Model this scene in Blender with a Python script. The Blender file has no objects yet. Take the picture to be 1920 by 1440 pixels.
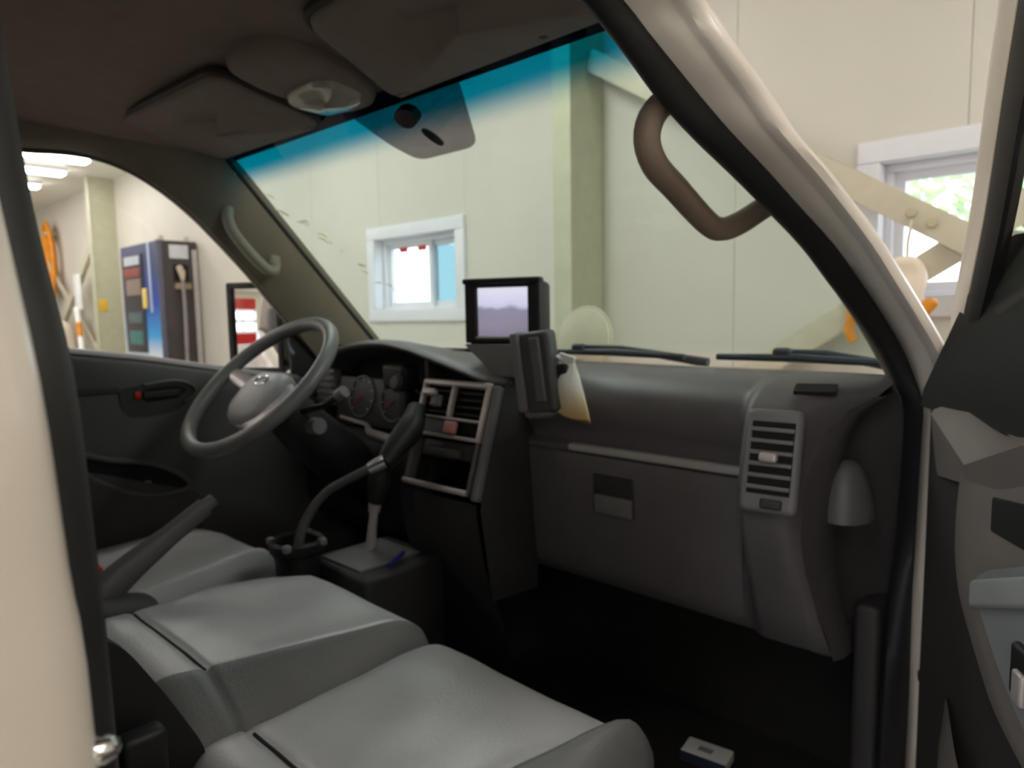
import bpy, bmesh, math, random
import numpy as np
from mathutils import Vector, Matrix, noise

random.seed(7)
scene = bpy.context.scene
COL = scene.collection

# ------------------------------------------------------------------ camera, world, exposure
cam_data = bpy.data.cameras.new('camera')
cam = bpy.data.objects.new('camera', cam_data)
COL.objects.link(cam)
right = Vector((0.73162543, 0.6814923, -0.01710193))
down = Vector((0.05643968, -0.08555426, -0.99473365))
fwd = Vector((-0.67936647, 0.7268072, -0.10105688))
R3 = Matrix((right, -down, -fwd)).transposed()
cam.matrix_world = Matrix.Translation((1.02, 0.0, 1.55)) @ R3.to_4x4()
cam_data.sensor_fit = 'HORIZONTAL'
cam_data.sensor_width = 36.0
cam_data.lens = 24.375
cam_data.clip_start = 0.01
cam_data.dof.use_dof = True
cam_data.dof.focus_distance = 0.45
cam_data.dof.aperture_fstop = 24.375 / 1000 / 0.0026
scene.camera = cam

scene.view_settings.view_transform = 'Standard'
scene.view_settings.look = 'None'
scene.view_settings.gamma = 1.0
scene.view_settings.use_curve_mapping = False
scene.view_settings.exposure = 0.0

world = bpy.data.worlds.new('overcast_sky')
scene.world = world
world.use_nodes = True
wb = world.node_tree.nodes['Background']
wb.inputs['Color'].default_value = (0.86, 0.94, 1.0, 1)
wb.inputs['Strength'].default_value = 4.0
LED_STRENGTH = 22.5

# ------------------------------------------------------------------ materials
def lin(c):
    c = c / 255.0
    return c / 12.92 if c <= 0.04045 else ((c + 0.055) / 1.055) ** 2.4

def rgb(t):
    return (lin(t[0]), lin(t[1]), lin(t[2]), 1.0)

def mat(name, col, rough=0.5, metal=0.0, var=0.08, nscale=12.0, bump=0.0, bscale=200.0, spec=0.5, coat=0.0, detail=4.0):
    m = bpy.data.materials.new(name)
    m.use_nodes = True
    nt = m.node_tree
    b = nt.nodes['Principled BSDF']
    b.inputs['Roughness'].default_value = rough
    b.inputs['Metallic'].default_value = metal
    b.inputs['Specular IOR Level'].default_value = spec
    b.inputs['Coat Weight'].default_value = coat
    tc = nt.nodes.new('ShaderNodeTexCoord')
    nz = nt.nodes.new('ShaderNodeTexNoise')
    nz.inputs['Scale'].default_value = nscale
    nz.inputs['Detail'].default_value = detail
    nt.links.new(tc.outputs['Object'], nz.inputs['Vector'])
    ramp = nt.nodes.new('ShaderNodeValToRGB')
    c = rgb(col)
    ramp.color_ramp.elements[0].position = 0.3
    ramp.color_ramp.elements[1].position = 0.7
    ramp.color_ramp.elements[0].color = (c[0] * (1 - var), c[1] * (1 - var), c[2] * (1 - var), 1)
    ramp.color_ramp.elements[1].color = (min(1, c[0] * (1 + var)), min(1, c[1] * (1 + var)), min(1, c[2] * (1 + var)), 1)
    nt.links.new(nz.outputs['Fac'], ramp.inputs['Fac'])
    nt.links.new(ramp.outputs['Color'], b.inputs['Base Color'])
    if bump > 0:
        n2 = nt.nodes.new('ShaderNodeTexNoise')
        n2.inputs['Scale'].default_value = bscale
        n2.inputs['Detail'].default_value = 3
        nt.links.new(tc.outputs['Object'], n2.inputs['Vector'])
        bp = nt.nodes.new('ShaderNodeBump')
        bp.inputs['Strength'].default_value = bump
        bp.inputs['Distance'].default_value = 0.002
        nt.links.new(n2.outputs['Fac'], bp.inputs['Height'])
        nt.links.new(bp.outputs['Normal'], b.inputs['Normal'])
    return m

def emit_mat(name, col, strength):
    m = bpy.data.materials.new(name)
    m.use_nodes = True
    nt = m.node_tree
    nt.nodes.clear()
    e = nt.nodes.new('ShaderNodeEmission')
    o = nt.nodes.new('ShaderNodeOutputMaterial')
    e.inputs['Color'].default_value = (*col, 1)
    e.inputs['Strength'].default_value = strength
    nt.links.new(e.outputs[0], o.inputs[0])
    return m

def glass_mat(name, tint, gloss=0.05, rough=0.02, band=None):
    """thin glass: tinted see-through layer with a constant share of mirror gloss; band = shade band printed into the glass"""
    m = bpy.data.materials.new(name)
    m.use_nodes = True
    nt = m.node_tree
    nt.nodes.clear()
    t = nt.nodes.new('ShaderNodeBsdfTransparent')
    t.inputs['Color'].default_value = (*tint, 1)
    g = nt.nodes.new('ShaderNodeBsdfGlossy')
    g.inputs['Roughness'].default_value = rough
    mx = nt.nodes.new('ShaderNodeMixShader')
    mx.inputs[0].default_value = gloss
    o = nt.nodes.new('ShaderNodeOutputMaterial')
    nt.links.new(t.outputs[0], mx.inputs[1])
    nt.links.new(g.outputs[0], mx.inputs[2])
    nt.links.new(mx.outputs[0], o.inputs[0])
    if band:
        z0, z1, bc = band
        tc = nt.nodes.new('ShaderNodeTexCoord')
        sp = nt.nodes.new('ShaderNodeSeparateXYZ')
        mr = nt.nodes.new('ShaderNodeMapRange')
        mr.interpolation_type = 'SMOOTHSTEP'
        mr.inputs['From Min'].default_value = z0
        mr.inputs['From Max'].default_value = z1
        mc = nt.nodes.new('ShaderNodeMix')
        mc.data_type = 'RGBA'
        mc.inputs[6].default_value = (*tint, 1)
        mc.inputs[7].default_value = (*bc, 1)
        nt.links.new(tc.outputs['Object'], sp.inputs[0])
        nt.links.new(sp.outputs['Z'], mr.inputs['Value'])
        nt.links.new(mr.outputs[0], mc.inputs[0])
        nt.links.new(mc.outputs[2], t.inputs['Color'])
    return m

def gradient_mat(name, stops, axis='Z', lo=0.0, hi=1.0, rough=0.4, emission=0.0):
    """flat print: a colour gradient along one object axis"""
    m = bpy.data.materials.new(name)
    m.use_nodes = True
    nt = m.node_tree
    b = nt.nodes['Principled BSDF']
    b.inputs['Roughness'].default_value = rough
    tc = nt.nodes.new('ShaderNodeTexCoord')
    sp = nt.nodes.new('ShaderNodeSeparateXYZ')
    mr = nt.nodes.new('ShaderNodeMapRange')
    mr.inputs['From Min'].default_value = lo
    mr.inputs['From Max'].default_value = hi
    rp = nt.nodes.new('ShaderNodeValToRGB')
    els = rp.color_ramp.elements
    while len(els) < len(stops):
        els.new(0.5)
    for e, (p, c) in zip(els, stops):
        e.position = p
        e.color = rgb(c)
    nt.links.new(tc.outputs['Object'], sp.inputs[0])
    nt.links.new(sp.outputs[axis], mr.inputs['Value'])
    nt.links.new(mr.outputs[0], rp.inputs['Fac'])
    nt.links.new(rp.outputs['Color'], b.inputs['Base Color'])
    if emission > 0:
        nt.links.new(rp.outputs['Color'], b.inputs['Emission Color'])
        b.inputs['Emission Strength'].default_value = emission
    return m

MT = {}
MT['wall'] = mat('cream_sandwich_panel', (208, 202, 191), 0.55, var=0.03, nscale=1.5, bump=0.05, bscale=60)
MT['wall_back'] = mat('cream_plaster', (214, 206, 186), 0.7, var=0.04)
MT['ceil'] = mat('white_ceiling_sheet', (236, 232, 222), 0.6, var=0.02)
MT['floor'] = mat('grey_epoxy_floor', (172, 168, 160), 0.4, var=0.12, nscale=2)
MT['steel'] = mat('cream_painted_steel', (198, 189, 168), 0.45, var=0.05)
MT['column'] = mat('olive_cream_painted_column', (184, 183, 158), 0.5, var=0.05)
MT['pvc'] = mat('white_window_plastic', (226, 224, 230), 0.35, var=0.02)
MT['bolt'] = mat('painted_bolt_head', (190, 180, 150), 0.5)
MT['white_paint'] = mat('off_white_vehicle_paint', (232, 221, 210), 0.28, var=0.02, nscale=3, coat=0.4)
MT['seal'] = mat('black_rubber_weatherstrip', (26, 24, 26), 0.6, var=0.2, nscale=40)
MT['headliner'] = mat('grey_beige_headliner_felt', (140, 123, 114), 0.95, var=0.06, nscale=30, bump=0.3, bscale=500)
MT['visor'] = mat('grey_beige_visor_vinyl', (140, 126, 121), 0.8, var=0.05, nscale=30, bump=0.2, bscale=400)
MT['trim_beige'] = mat('taupe_pillar_trim_plastic', (122, 112, 98), 0.6, var=0.05, bump=0.15, bscale=500)
MT['handle_beige'] = mat('taupe_grab_handle_plastic', (134, 116, 104), 0.5, var=0.05)
MT['handle_far'] = mat('grey_green_grab_handle_plastic', (150, 146, 132), 0.5, var=0.05)
MT['dash'] = mat('charcoal_dash_plastic', (92, 87, 91), 0.43, var=0.06, nscale=25, bump=0.25, bscale=600)
MT['dash_dark'] = mat('black_dash_plastic', (45, 42, 43), 0.6, var=0.1, bump=0.2, bscale=500)
MT['strip'] = mat('pale_grey_trim_strip', (158, 156, 158), 0.35, var=0.04)
MT['end_face'] = mat('brown_black_end_panel', (64, 59, 60), 0.55, var=0.06, bump=0.2, bscale=500)
MT['dash_light'] = mat('mid_grey_vent_plastic', (110, 106, 109), 0.5, var=0.05, bump=0.2, bscale=500)
MT['silver'] = mat('satin_silver_plastic', (188, 178, 178), 0.35, metal=0.35, var=0.04)
MT['chrome'] = mat('bright_chrome', (220, 220, 222), 0.12, metal=1.0, var=0.02)
MT['black'] = mat('matte_black_plastic', (18, 18, 19), 0.55, var=0.1)
MT['cavity'] = mat('deep_black_cavity', (9, 9, 10), 0.9, var=0.1)
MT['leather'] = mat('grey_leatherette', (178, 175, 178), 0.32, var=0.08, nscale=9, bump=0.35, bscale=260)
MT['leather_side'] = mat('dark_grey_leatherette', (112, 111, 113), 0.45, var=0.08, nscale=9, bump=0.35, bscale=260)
MT['seam'] = mat('dark_seam_thread', (34, 32, 32), 0.8)
MT['wheel'] = mat('grey_leather_wheel_rim', (108, 107, 108), 0.4, var=0.06, bump=0.15, bscale=400)
MT['hub'] = mat('grey_horn_pad_plastic', (158, 153, 156), 0.45, var=0.04, bump=0.15, bscale=500)
MT['door_in'] = mat('charcoal_door_plastic', (76, 74, 74), 0.6, var=0.06, bump=0.2, bscale=500)
MT['door_taupe'] = mat('warm_grey_door_plastic', (122, 112, 110), 0.6, var=0.05, bump=0.2, bscale=500)
MT['door_dark'] = mat('dark_brown_door_plastic', (56, 50, 50), 0.65, var=0.08, bump=0.2, bscale=500)
MT['door_switch'] = mat('blue_grey_switch_bezel', (134, 136, 140), 0.45, var=0.04)
MT['carpet'] = mat('black_floor_carpet', (24, 22, 21), 0.95, var=0.25, nscale=90, bump=0.5, bscale=700)
MT['glass_ws'] = glass_mat('tinted_windshield_glass', (0.85, 0.99, 0.975), 0.035, 0.02, band=(1.858, 1.902, (0.0, 0.31, 0.54)))
MT['glass_side'] = glass_mat('clear_side_glass', (0.97, 0.98, 0.97), 0.03)
MT['glass_win'] = glass_mat('clear_window_pane', (0.97, 0.98, 1.0), 0.05)
MT['glass_cyan'] = glass_mat('pale_cyan_window_pane', (0.37, 0.46, 0.49), 0.05)
MT['frit'] = glass_mat('grey_dotted_frit', (0.52, 0.49, 0.50), 0.02, 0.3)
MT['mirror'] = mat('mirror_silvering', (240, 240, 242), 0.03, metal=1.0, var=0.0)
MT['orange'] = mat('orange_rubber_hose', (222, 140, 30), 0.5, var=0.15)
MT['red'] = mat('red_vehicle_paint', (196, 34, 28), 0.3, var=0.05)
MT['white'] = mat('plain_white_paint', (236, 236, 236), 0.45, var=0.02)
MT['led'] = emit_mat('led_tube_glow', (1.0, 0.98, 0.93), LED_STRENGTH)
MT['tyre'] = mat('tyre_rubber', (24, 24, 24), 0.85, var=0.2)

# ------------------------------------------------------------------ mesh helpers
class Geo:
    def __init__(self):
        self.v, self.f = [], []
    def add(self, v, f, M=None):
        k = len(self.v)
        self.v += [tuple(M @ Vector(p)) if M is not None else tuple(p) for p in v]
        self.f += [tuple(i + k for i in q) for q in f]
        return self

def loft(secs, close=False, cap=False, ring=False):
    """quads between successive point rows; close = last row joins first, ring = each row is a closed loop"""
    n = len(secs[0]); g = Geo()
    g.v = [tuple(p) for s in secs for p in s]
    m = len(secs)
    for i in range(m if close else m - 1):
        j = (i + 1) % m
        for k in range(n if ring else n - 1):
            l = (k + 1) % n
            g.f.append((i * n + k, i * n + l, j * n + l, j * n + k))
    if cap and ring and not close:
        g.f.append(tuple(range(n)))
        g.f.append(tuple((m - 1) * n + k for k in reversed(range(n))))
    return g

def axis_pts(h, r, n):
    if r <= 0:
        return list(np.linspace(-h, h, n + 1))
    edge = [-h + r * k / 3 for k in range(4)]
    inner = list(np.linspace(-h + r, h - r, max(1, n) + 1))[1:-1]
    return edge + inner + [-e for e in reversed(edge)]

def rbox(c, s, r=0.0, n=(1, 1, 1), fn=None, M=None):
    """rounded box, centre c, full size s, corner radius r"""
    h = [x / 2 for x in s]
    r = min(r, min(h) * 0.999)
    A = [axis_pts(h[i], r, n[i]) for i in range(3)]
    g = Geo(); idx = {}
    def vid(p):
        k = tuple(round(x, 6) for x in p)
        if k not in idx:
            q = [max(-(h[i] - r), min(h[i] - r, p[i])) for i in range(3)]
            d = [p[i] - q[i] for i in range(3)]
            L = math.sqrt(sum(x * x for x in d))
            w = [q[i] + (d[i] * r / L if L > 1e-9 else 0) for i in range(3)] if r > 0 else list(p)
            if fn: w = fn(*w)
            idx[k] = len(g.v)
            w = (w[0] + c[0], w[1] + c[1], w[2] + c[2])
            g.v.append(tuple(M @ Vector(w)) if M is not None else w)
        return idx[k]
    for ax in range(3):
        u, v = [(1, 2), (2, 0), (0, 1)][ax]
        for sgn in (-1, 1):
            for i in range(len(A[u]) - 1):
                for j in range(len(A[v]) - 1):
                    q = []
                    for (a, b) in ((i, j), (i + 1, j), (i + 1, j + 1), (i, j + 1)):
                        p = [0, 0, 0]; p[ax] = sgn * h[ax]; p[u] = A[u][a]; p[v] = A[v][b]
                        q.append(vid(p))
                    if sgn < 0: q.reverse()
                    if len(set(q)) > 2: g.f.append(tuple(dict.fromkeys(q)))
    return g

def catmull(P, n=6, closed=False):
    P = [Vector(p) for p in P]; out = []
    m = len(P)
    for i in range(m if closed else m - 1):
        a = P[(i - 1) % m] if (closed or i > 0) else P[0] * 2 - P[1]
        b = P[i]; c = P[(i + 1) % m]
        d = P[(i + 2) % m] if (closed or i + 2 < m) else P[-1] * 2 - P[-2]
        for k in range(n):
            t = k / n
            out.append(0.5 * ((2 * b) + (c - a) * t + (2 * a - 5 * b + 4 * c - d) * t * t + (3 * b - a - 3 * c + d) * t ** 3))
    if not closed: out.append(P[-1])
    return out

def tube(path, rad, n=12, closed=False, squash=None):
    """tube along a path; rad a number or a list; squash=(axis, factor) flattens the section along a world axis"""
    P = [Vector(p) for p in path]; m = len(P)
    rads = rad if isinstance(rad, (list, tuple)) else [rad] * m
    if len(rads) != m:
        rads = list(np.interp(np.linspace(0, 1, m), np.linspace(0, 1, len(rads)), rads))
    secs = []; N = None
    for i in range(m):
        a = P[(i - 1) % m] if (closed or i > 0) else P[0]
        b = P[(i + 1) % m] if (closed or i < m - 1) else P[-1]
        T = (b - a).normalized()
        if N is None:
            N = T.orthogonal().normalized()
            if abs(T.z) < 0.9: N = (Vector((0, 0, 1)) - T * T.z).normalized()
        else:
            N = (N - T * N.dot(T)).normalized()
        Bn = T.cross(N)
        ring = []
        for k in range(n):
            a_ = 2 * math.pi * k / n
            off = N * math.cos(a_) * rads[i] + Bn * math.sin(a_) * rads[i]
            if squash:
                ax = Vector(squash[0]); off -= ax * off.dot(ax) * (1 - squash[1])
            ring.append(tuple(P[i] + off))
        secs.append(ring)
    return loft(secs, close=closed, cap=not closed, ring=True)

def lathe(profile, n=24, M=None):
    secs = []
    for k in range(n):
        a = 2 * math.pi * k / n
        secs.append([(r * math.cos(a), r * math.sin(a), z) for r, z in profile])
    g = loft(secs, close=True)
    if M is not None: g.v = [tuple(M @ Vector(p)) for p in g.v]
    return g

def prism(poly, thick, M=None):
    """polygon in the local xy plane, extruded from z=0 to z=thick"""
    n = len(poly); g = Geo()
    v = [(x, y, 0) for x, y in poly] + [(x, y, thick) for x, y in poly]
    f = [tuple(range(n - 1, -1, -1)), tuple(range(n, 2 * n))]
    f += [(i, (i + 1) % n, n + (i + 1) % n, n + i) for i in range(n)]
    return g.add(v, f, M)

def frame_M(o, x, y):
    """matrix with origin o, local x and y directions (z = x cross y)"""
    x = Vector(x).normalized(); y = Vector(y); y = (y - x * y.dot(x)).normalized(); z = x.cross(y)
    return Matrix(((x.x, y.x, z.x, o[0]), (x.y, y.y, z.y, o[1]), (x.z, y.z, z.z, o[2]), (0, 0, 0, 1)))

def round_poly(pts, r, n=4):
    out = []; m = len(pts)
    for i in range(m):
        p = Vector((*pts[i], 0)); a = Vector((*pts[i - 1], 0)); b = Vector((*pts[(i + 1) % m], 0))
        ri = min(r, (a - p).length / 2.2, (b - p).length / 2.2)
        s = p + (a - p).normalized() * ri; e = p + (b - p).normalized() * ri
        for k in range(n + 1):
            t = k / n
            q = s * (1 - t) ** 2 + p * 2 * t * (1 - t) + e * t * t
            out.append((q.x, q.y))
    return out

def obj(name, g, m, parent=None, smooth=True, angle=38, solid=0.0, soff=0.0, bevel=0.0):
    me = bpy.data.meshes.new(name)
    v = g.v
    if parent is not None:
        W, q, local = Matrix.Identity(4), parent, False
        while q is not None:
            W = q.matrix_basis @ W; local = local or bool(q.get('_local')); q = q.parent
        if not local:
            inv = W.inverted()
            v = [tuple(inv @ Vector(p)) for p in v]
    me.from_pydata(v, [], g.f)
    bm = bmesh.new(); bm.from_mesh(me)
    bmesh.ops.remove_doubles(bm, verts=bm.verts, dist=1e-6)
    bmesh.ops.recalc_face_normals(bm, faces=bm.faces)
    bm.to_mesh(me); bm.free()
    if smooth:
        me.polygons.foreach_set('use_smooth', [True] * len(me.polygons))
        me.set_sharp_from_angle(angle=math.radians(angle))
    me.materials.append(m)
    o = bpy.data.objects.new(name, me)
    COL.objects.link(o)
    if parent is not None: o.parent = parent
    if bevel > 0:
        b = o.modifiers.new('bevel', 'BEVEL'); b.width = bevel; b.segments = 2; b.limit_method = 'ANGLE'
    if solid:
        s = o.modifiers.new('solid', 'SOLIDIFY'); s.thickness = solid; s.offset = soff
    return o

def thing(name, label, cat, loc=(0, 0, 0), rotz=0.0, group=None):
    o = bpy.data.objects.new(name, None)
    o.empty_display_size = 0.05
    COL.objects.link(o)
    o.location = loc; o.rotation_euler = (0, 0, rotz)
    o['label'] = label; o['category'] = cat
    if group: o['group'] = group
    return o

def tag(o, label, cat, group=None):
    o['label'] = label; o['category'] = cat
    if group: o['group'] = group
    return o

def struct(name, g, m, label=None, **k):
    o = obj(name, g, m, **k); o['kind'] = 'structure'
    if label: o['label'] = label
    return o

def box(x0, x1, y0, y1, z0, z1, r=0.0, **k):
    return rbox(((x0 + x1) / 2, (y0 + y1) / 2, (z0 + z1) / 2), (x1 - x0, y1 - y0, z1 - z0), r, **k)

# ------------------------------------------------------------------ garage
CEIL = 3.24
XL, XR, YF, YB = -14.0, 5.5, 3.0, -9.0
struct('floor', box(XL, XR, YB, YF + 0.3, -0.12, 0), MT['floor'], 'grey painted concrete garage floor', smooth=False)
struct('ceiling', box(XL, XR, YB, YF + 0.1, CEIL, CEIL + 0.1), MT['ceil'], 'white sheet ceiling of the garage', smooth=False)
struct('wall_left', box(XL - 0.1, XL, YB, YF + 0.1, 0, CEIL), MT['wall_back'], 'cream end wall of the garage', smooth=False)
struct('wall_right', box(XR, XR + 0.1, YB, YF + 0.1, 0, CEIL), MT['wall_back'], 'cream side wall beyond the open door', smooth=False)

# front wall: sandwich panels round two window openings
WIN = [(-3.17, -2.154, 1.51, 2.165), (0.11, 1.30, 1.51, 2.19)]
joints = [-2.154 + 0.8767 * k for k in range(-14, 9)]
joints = [XL] + [j for j in joints if XL + 0.2 < j < XR - 0.2] + [XR]
panels = []
for a, b in zip(joints[:-1], joints[1:]):
    cuts = sorted({a, b} | {w[i] for w in WIN for i in (0, 1) if a < w[i] < b})
    rects = []
    for c, d in zip(cuts[:-1], cuts[1:]):
        mid = (c + d) / 2
        w = [w for w in WIN if w[0] < mid < w[1]]
        c2, d2 = c + (0.0012 if c == a else 0), d - (0.0012 if d == b else 0)
        rects += [(c2, d2, 0, w[0][2]), (c2, d2, w[0][3], CEIL)] if w else [(c2, d2, 0, CEIL)]
    panels.append(rects)
gb = Geo()
for rects in panels:
    for (a, b, z0, z1) in rects:
        q = box(a - 0.0012, b + 0.0012, YF + 0.03, YF + 0.10, z0, z1); gb.add(q.v, q.f)
wf = struct('wall_front', gb, MT['wall'], 'cream sandwich panel wall in front of the truck', smooth=False)
for rects in panels:
    g = Geo()
    for (a, b, z0, z1) in rects:
        q = box(a, b, YF, YF + 0.029, z0, z1); g.add(q.v, q.f)
    obj('wall_panel', g, MT['wall'], wf, smooth=False)

# back wall with three sectional doors (seen in the driver's mirror)
gb = Geo()
doors = [(-12.6, -9.0), (-8.2, -4.6), (-3.8, -0.2), (0.8, 4.4)]
xs = [XL] + [v for d in doors for v in d] + [XR]
for k in range(0, len(xs), 2):
    q = box(xs[k], xs[k + 1], YB - 0.1, YB, 0, CEIL); gb.add(q.v, q.f)
for d in doors:
    q = box(d[0], d[1], YB - 0.1, YB, 2.9, CEIL); gb.add(q.v, q.f)
struct('wall_back', gb, MT['wall_back'], 'cream back wall with sectional doors', smooth=False)
for n, (a, b) in enumerate(doors[:3], 1):
    d = thing('sectional_door', 'red and white sectional garage door, %s from the far end' % ('first', 'second', 'third')[n - 1], 'garage door', ((a + b) / 2, YB - 0.05, 0), group='sectional doors in the back wall')
    d['kind'] = 'structure'; d.name = 'door_%d' % n
    for k in range(5):
        z0 = 0.01 + k * 0.578
        if k in (2, 3):
            for (u0, u1, v0, v1) in [(a, b, z0, z0 + 0.09), (a, b, z0 + 0.49, z0 + 0.57)] + [(a + (b - a) * i / 3 - 0.08, a + (b - a) * i / 3 + 0.08, z0 + 0.09, z0 + 0.49) for i in (0.12, 1, 2, 2.88)]:
                obj('door_rail', box(max(a, u0), min(b, u1), YB - 0.07, YB - 0.03, v0, v1), MT['white'], d, smooth=False)
        else:
            obj('door_section', box(a, b, YB - 0.07, YB - 0.03, z0, z0 + 0.57), MT['red'] if k in (1, 4) else MT['white'], d, smooth=False)

# windows
def window(n, rect, split, label, cyan):
    x0, x1, z0, z1 = rect
    w = thing('window_%d' % n, label, 'window', ((x0 + x1) / 2, YF, z0))
    w['kind'] = 'structure'
    del w['category']
    cw = 0.085
    for nm, r in (('frame_head', (x0, x1, z1 - cw, z1)), ('frame_sill', (x0, x1, z0, z0 + cw)), ('frame_jamb', (x0, x0 + cw, z0 + cw, z1 - cw)), ('frame_jamb', (x1 - cw, x1, z0 + cw, z1 - cw))):
        obj(nm, box(r[0], r[1], YF - 0.02, YF + 0.16, r[2], r[3], 0.006), MT['pvc'], w)
    # stepped inner frame
    a0, a1, b0, b1 = x0 + cw, x1 - cw, z0 + cw, z1 - cw
    iw = 0.03
    for r in ((a0, a1, b1 - iw, b1), (a0, a1, b0, b0 + iw * 0.5), (a0, a0 + iw, b0 + iw * 0.5, b1 - iw), (a1 - iw, a1, b0 + iw * 0.5, b1 - iw)):
        obj('inner_frame', box(r[0], r[1], YF + 0.06, YF + 0.15, r[2], r[3], 0.004), MT['pvc'], w)
    a0 += iw; a1 -= iw; b1 -= iw; b0 += iw * 0.5
    sw = 0.035
    for k, (s0, s1) in enumerate(((a0, split + sw / 2), (split - sw / 2, a1))):
        yy = YF + 0.10 + 0.03 * k
        g = Geo()
        for r in ((s0, s1, b1 - sw, b1), (s0, s1, b0, b0 + sw), (s0, s0 + sw, b0 + sw, b1 - sw), (s1 - sw, s1, b0 + sw, b1 - sw)):
            q = box(r[0], r[1], yy - 0.012, yy + 0.012, r[2], r[3]); g.add(q.v, q.f)
        s = obj('sash', g, MT['pvc'], w, smooth=False)
        obj('pane', box(s0 + sw, s1 - sw, yy - 0.002, yy + 0.002, b0 + sw, b1 - sw), MT['glass_cyan'] if (cyan and k == 1) else MT['glass_win'], s, smooth=False)
    return w

w1 = window(1, WIN[0], -2.60, 'small white sliding window behind the windshield', True)
w2 = window(2, WIN[1], 0.78, 'white framed window right of the windshield pillar', False)
for x in (-2.86, -2.66):
    tag(obj('sticker', box(x - 0.045, x + 0.045, YF + 0.07, YF + 0.073, 1.985, 2.02), MT['red']), 'small red sticker on the %s of the small sliding window' % ('left pane' if x < -2.8 else 'middle rail'), 'sticker', 'red stickers on the window')

# columns and bracing
def column(x, label):
    c = thing('steel_column', label, 'column', (x, YF - 0.15, 0), group='steel columns along the front wall')
    obj('front_flange', box(x - 0.10, x + 0.01, YF - 0.28, YF - 0.262, 0.02, CEIL), MT['column'], c, smooth=False)
    obj('web', box(x - 0.01, x + 0.004, YF - 0.262, YF - 0.012, 0.02, CEIL), MT['column'], c, smooth=False)
    obj('back_flange', box(x - 0.10, x + 0.01, YF - 0.012, YF - 0.001, 0.02, CEIL), MT['column'], c, smooth=False)
    obj('base_plate', box(x - 0.14, x + 0.06, YF - 0.31, YF - 0.001, 0, 0.02), MT['column'], c, smooth=False)
    return c

column(-1.12, 'cream steel column seen through the middle of the windshield')
column(-8.30, 'olive cream steel column left of the blue cabinet')
column(2.20, 'cream steel column hidden behind the open passenger door')

def brace(p, q, label, bolts=()):
    p = Vector(p); q = Vector(q)
    L = (q - p).length
    M = frame_M(p, q - p, (0, -1, 0.0001))
    b = thing('brace_bar', label, 'brace', tuple(p), group='diagonal steel braces')
    obj('flat_bar', rbox((L / 2, 0, 0), (L, 0.008, 0.10), 0.002, M=M), MT['steel'], b)
    obj('angle_leg', rbox((L / 2, -0.03, -0.048), (L, 0.05, 0.006), 0.001, M=M), MT['steel'], b)
    for t in bolts:
        obj('bolt', lathe([(0, 0.012), (0.016, 0.012), (0.02, 0.008), (0.02, 0)], 8, M=M @ Matrix.Translation((t, 0.004, 0.0)) @ Matrix.Rotation(-math.pi / 2, 4, 'X')), MT['bolt'], b)
    return b

brace((-1.105, 2.86, 2.784), (2.09, 2.86, 0.802), 'long cream brace bar slanting down right across the right window', (1.70, 1.78, 1.98, 2.06))
brace((-1.105, 2.90, 0.736), (2.09, 2.90, 2.795), 'cream brace bar slanting up right across the right window', (1.75, 1.95))
brace((-8.34, 2.86, 2.80), (-11.6, 2.86, 0.74), 'cream brace bar falling leftward from the far column', ())
brace((-8.34, 2.90, 0.72), (-11.6, 2.90, 2.80), 'cream brace bar rising leftward from the foot of the far column', ())

# ceiling lights: LED battens along Y
def led(x, y0, y1, label, group):
    t = thing('led_batten', label, 'ceiling light', (x, (y0 + y1) / 2, CEIL), group=group)
    obj('housing', box(x - 0.10, x + 0.10, y0 - 0.01, y1 + 0.01, CEIL - 0.04, CEIL - 0.0, 0.004), MT['white'], t)
    obj('diffuser', box(x - 0.085, x + 0.085, y0, y1, CEIL - 0.075, CEIL - 0.04, 0.015), MT['led'], t)

for i, x in enumerate((-7.2, -8.05, -9.1)):
    led(x, 1.2, 2.42, '%s glowing LED batten in the row seen through the driver window' % ('nearest', 'middle', 'farthest')[i], 'LED battens seen through the driver window')
k = 0
for x in (-10.4, -5.2, -3.2, -1.2, 1.5, 3.0, 4.6):
    led(x, 1.0, 2.3, 'glowing LED batten on the ceiling, out of view above the truck', 'LED battens above the truck')
for x in (-11, -8, -5, -2, 1, 4):
    for y in (-1.5, -4.5, -7.2):
        led(x, y - 0.65, y + 0.65, 'glowing LED batten on the ceiling behind the camera', 'LED battens behind the camera')

# blue dispenser cabinet by the far column
cb = thing('dispenser_cabinet', 'tall dark cabinet with a blue and white front beside the far column', 'cabinet', (-6.5, 2.8, 0))
CX0, CX1, CY0, CY1, CZ = -7.0, -6.03, 2.60, 2.985, 2.31
m_cab = mat('dark_brown_cabinet_steel', (64, 56, 58), 0.45, var=0.05)
m_cabside = mat('dark_blue_cabinet_steel', (38, 50, 92), 0.4)
obj('body', box(CX0, CX1, CY0 + 0.02, CY1, 0.0, CZ, 0.012), m_cab, cb)
obj('front_panel', box(CX0 + 0.01, CX1 - 0.005, CY0, CY0 + 0.02, 0.05, CZ - 0.01, 0.004), gradient_mat('blue_to_white_front_print', [(0.0, (238, 236, 240)), (0.50, (236, 236, 242)), (0.60, (60, 160, 225)), (0.74, (30, 70, 175)), (0.9, (60, 66, 110))], 'Z', 0, CZ), cb)
obj('front_trim', box(CX1 - 0.22, CX1 - 0.16, CY0 - 0.006, CY0, 1.62, CZ - 0.01, 0.002), mat('pale_blue_trim', (170, 186, 220), 0.4), cb)
fp = obj('display_panel', box(CX0 + 0.07, CX1 - 0.36, CY0 - 0.012, CY0, 1.22, CZ - 0.1, 0.004), mat('dark_display_panel', (52, 50, 62), 0.35), cb)
obj('name_plate', box(CX0 + 0.13, CX1 - 0.42, CY0 - 0.016, CY0 - 0.012, 2.10, 2.19, 0.002), mat('pale_name_plate', (196, 204, 214), 0.4), fp)
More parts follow.
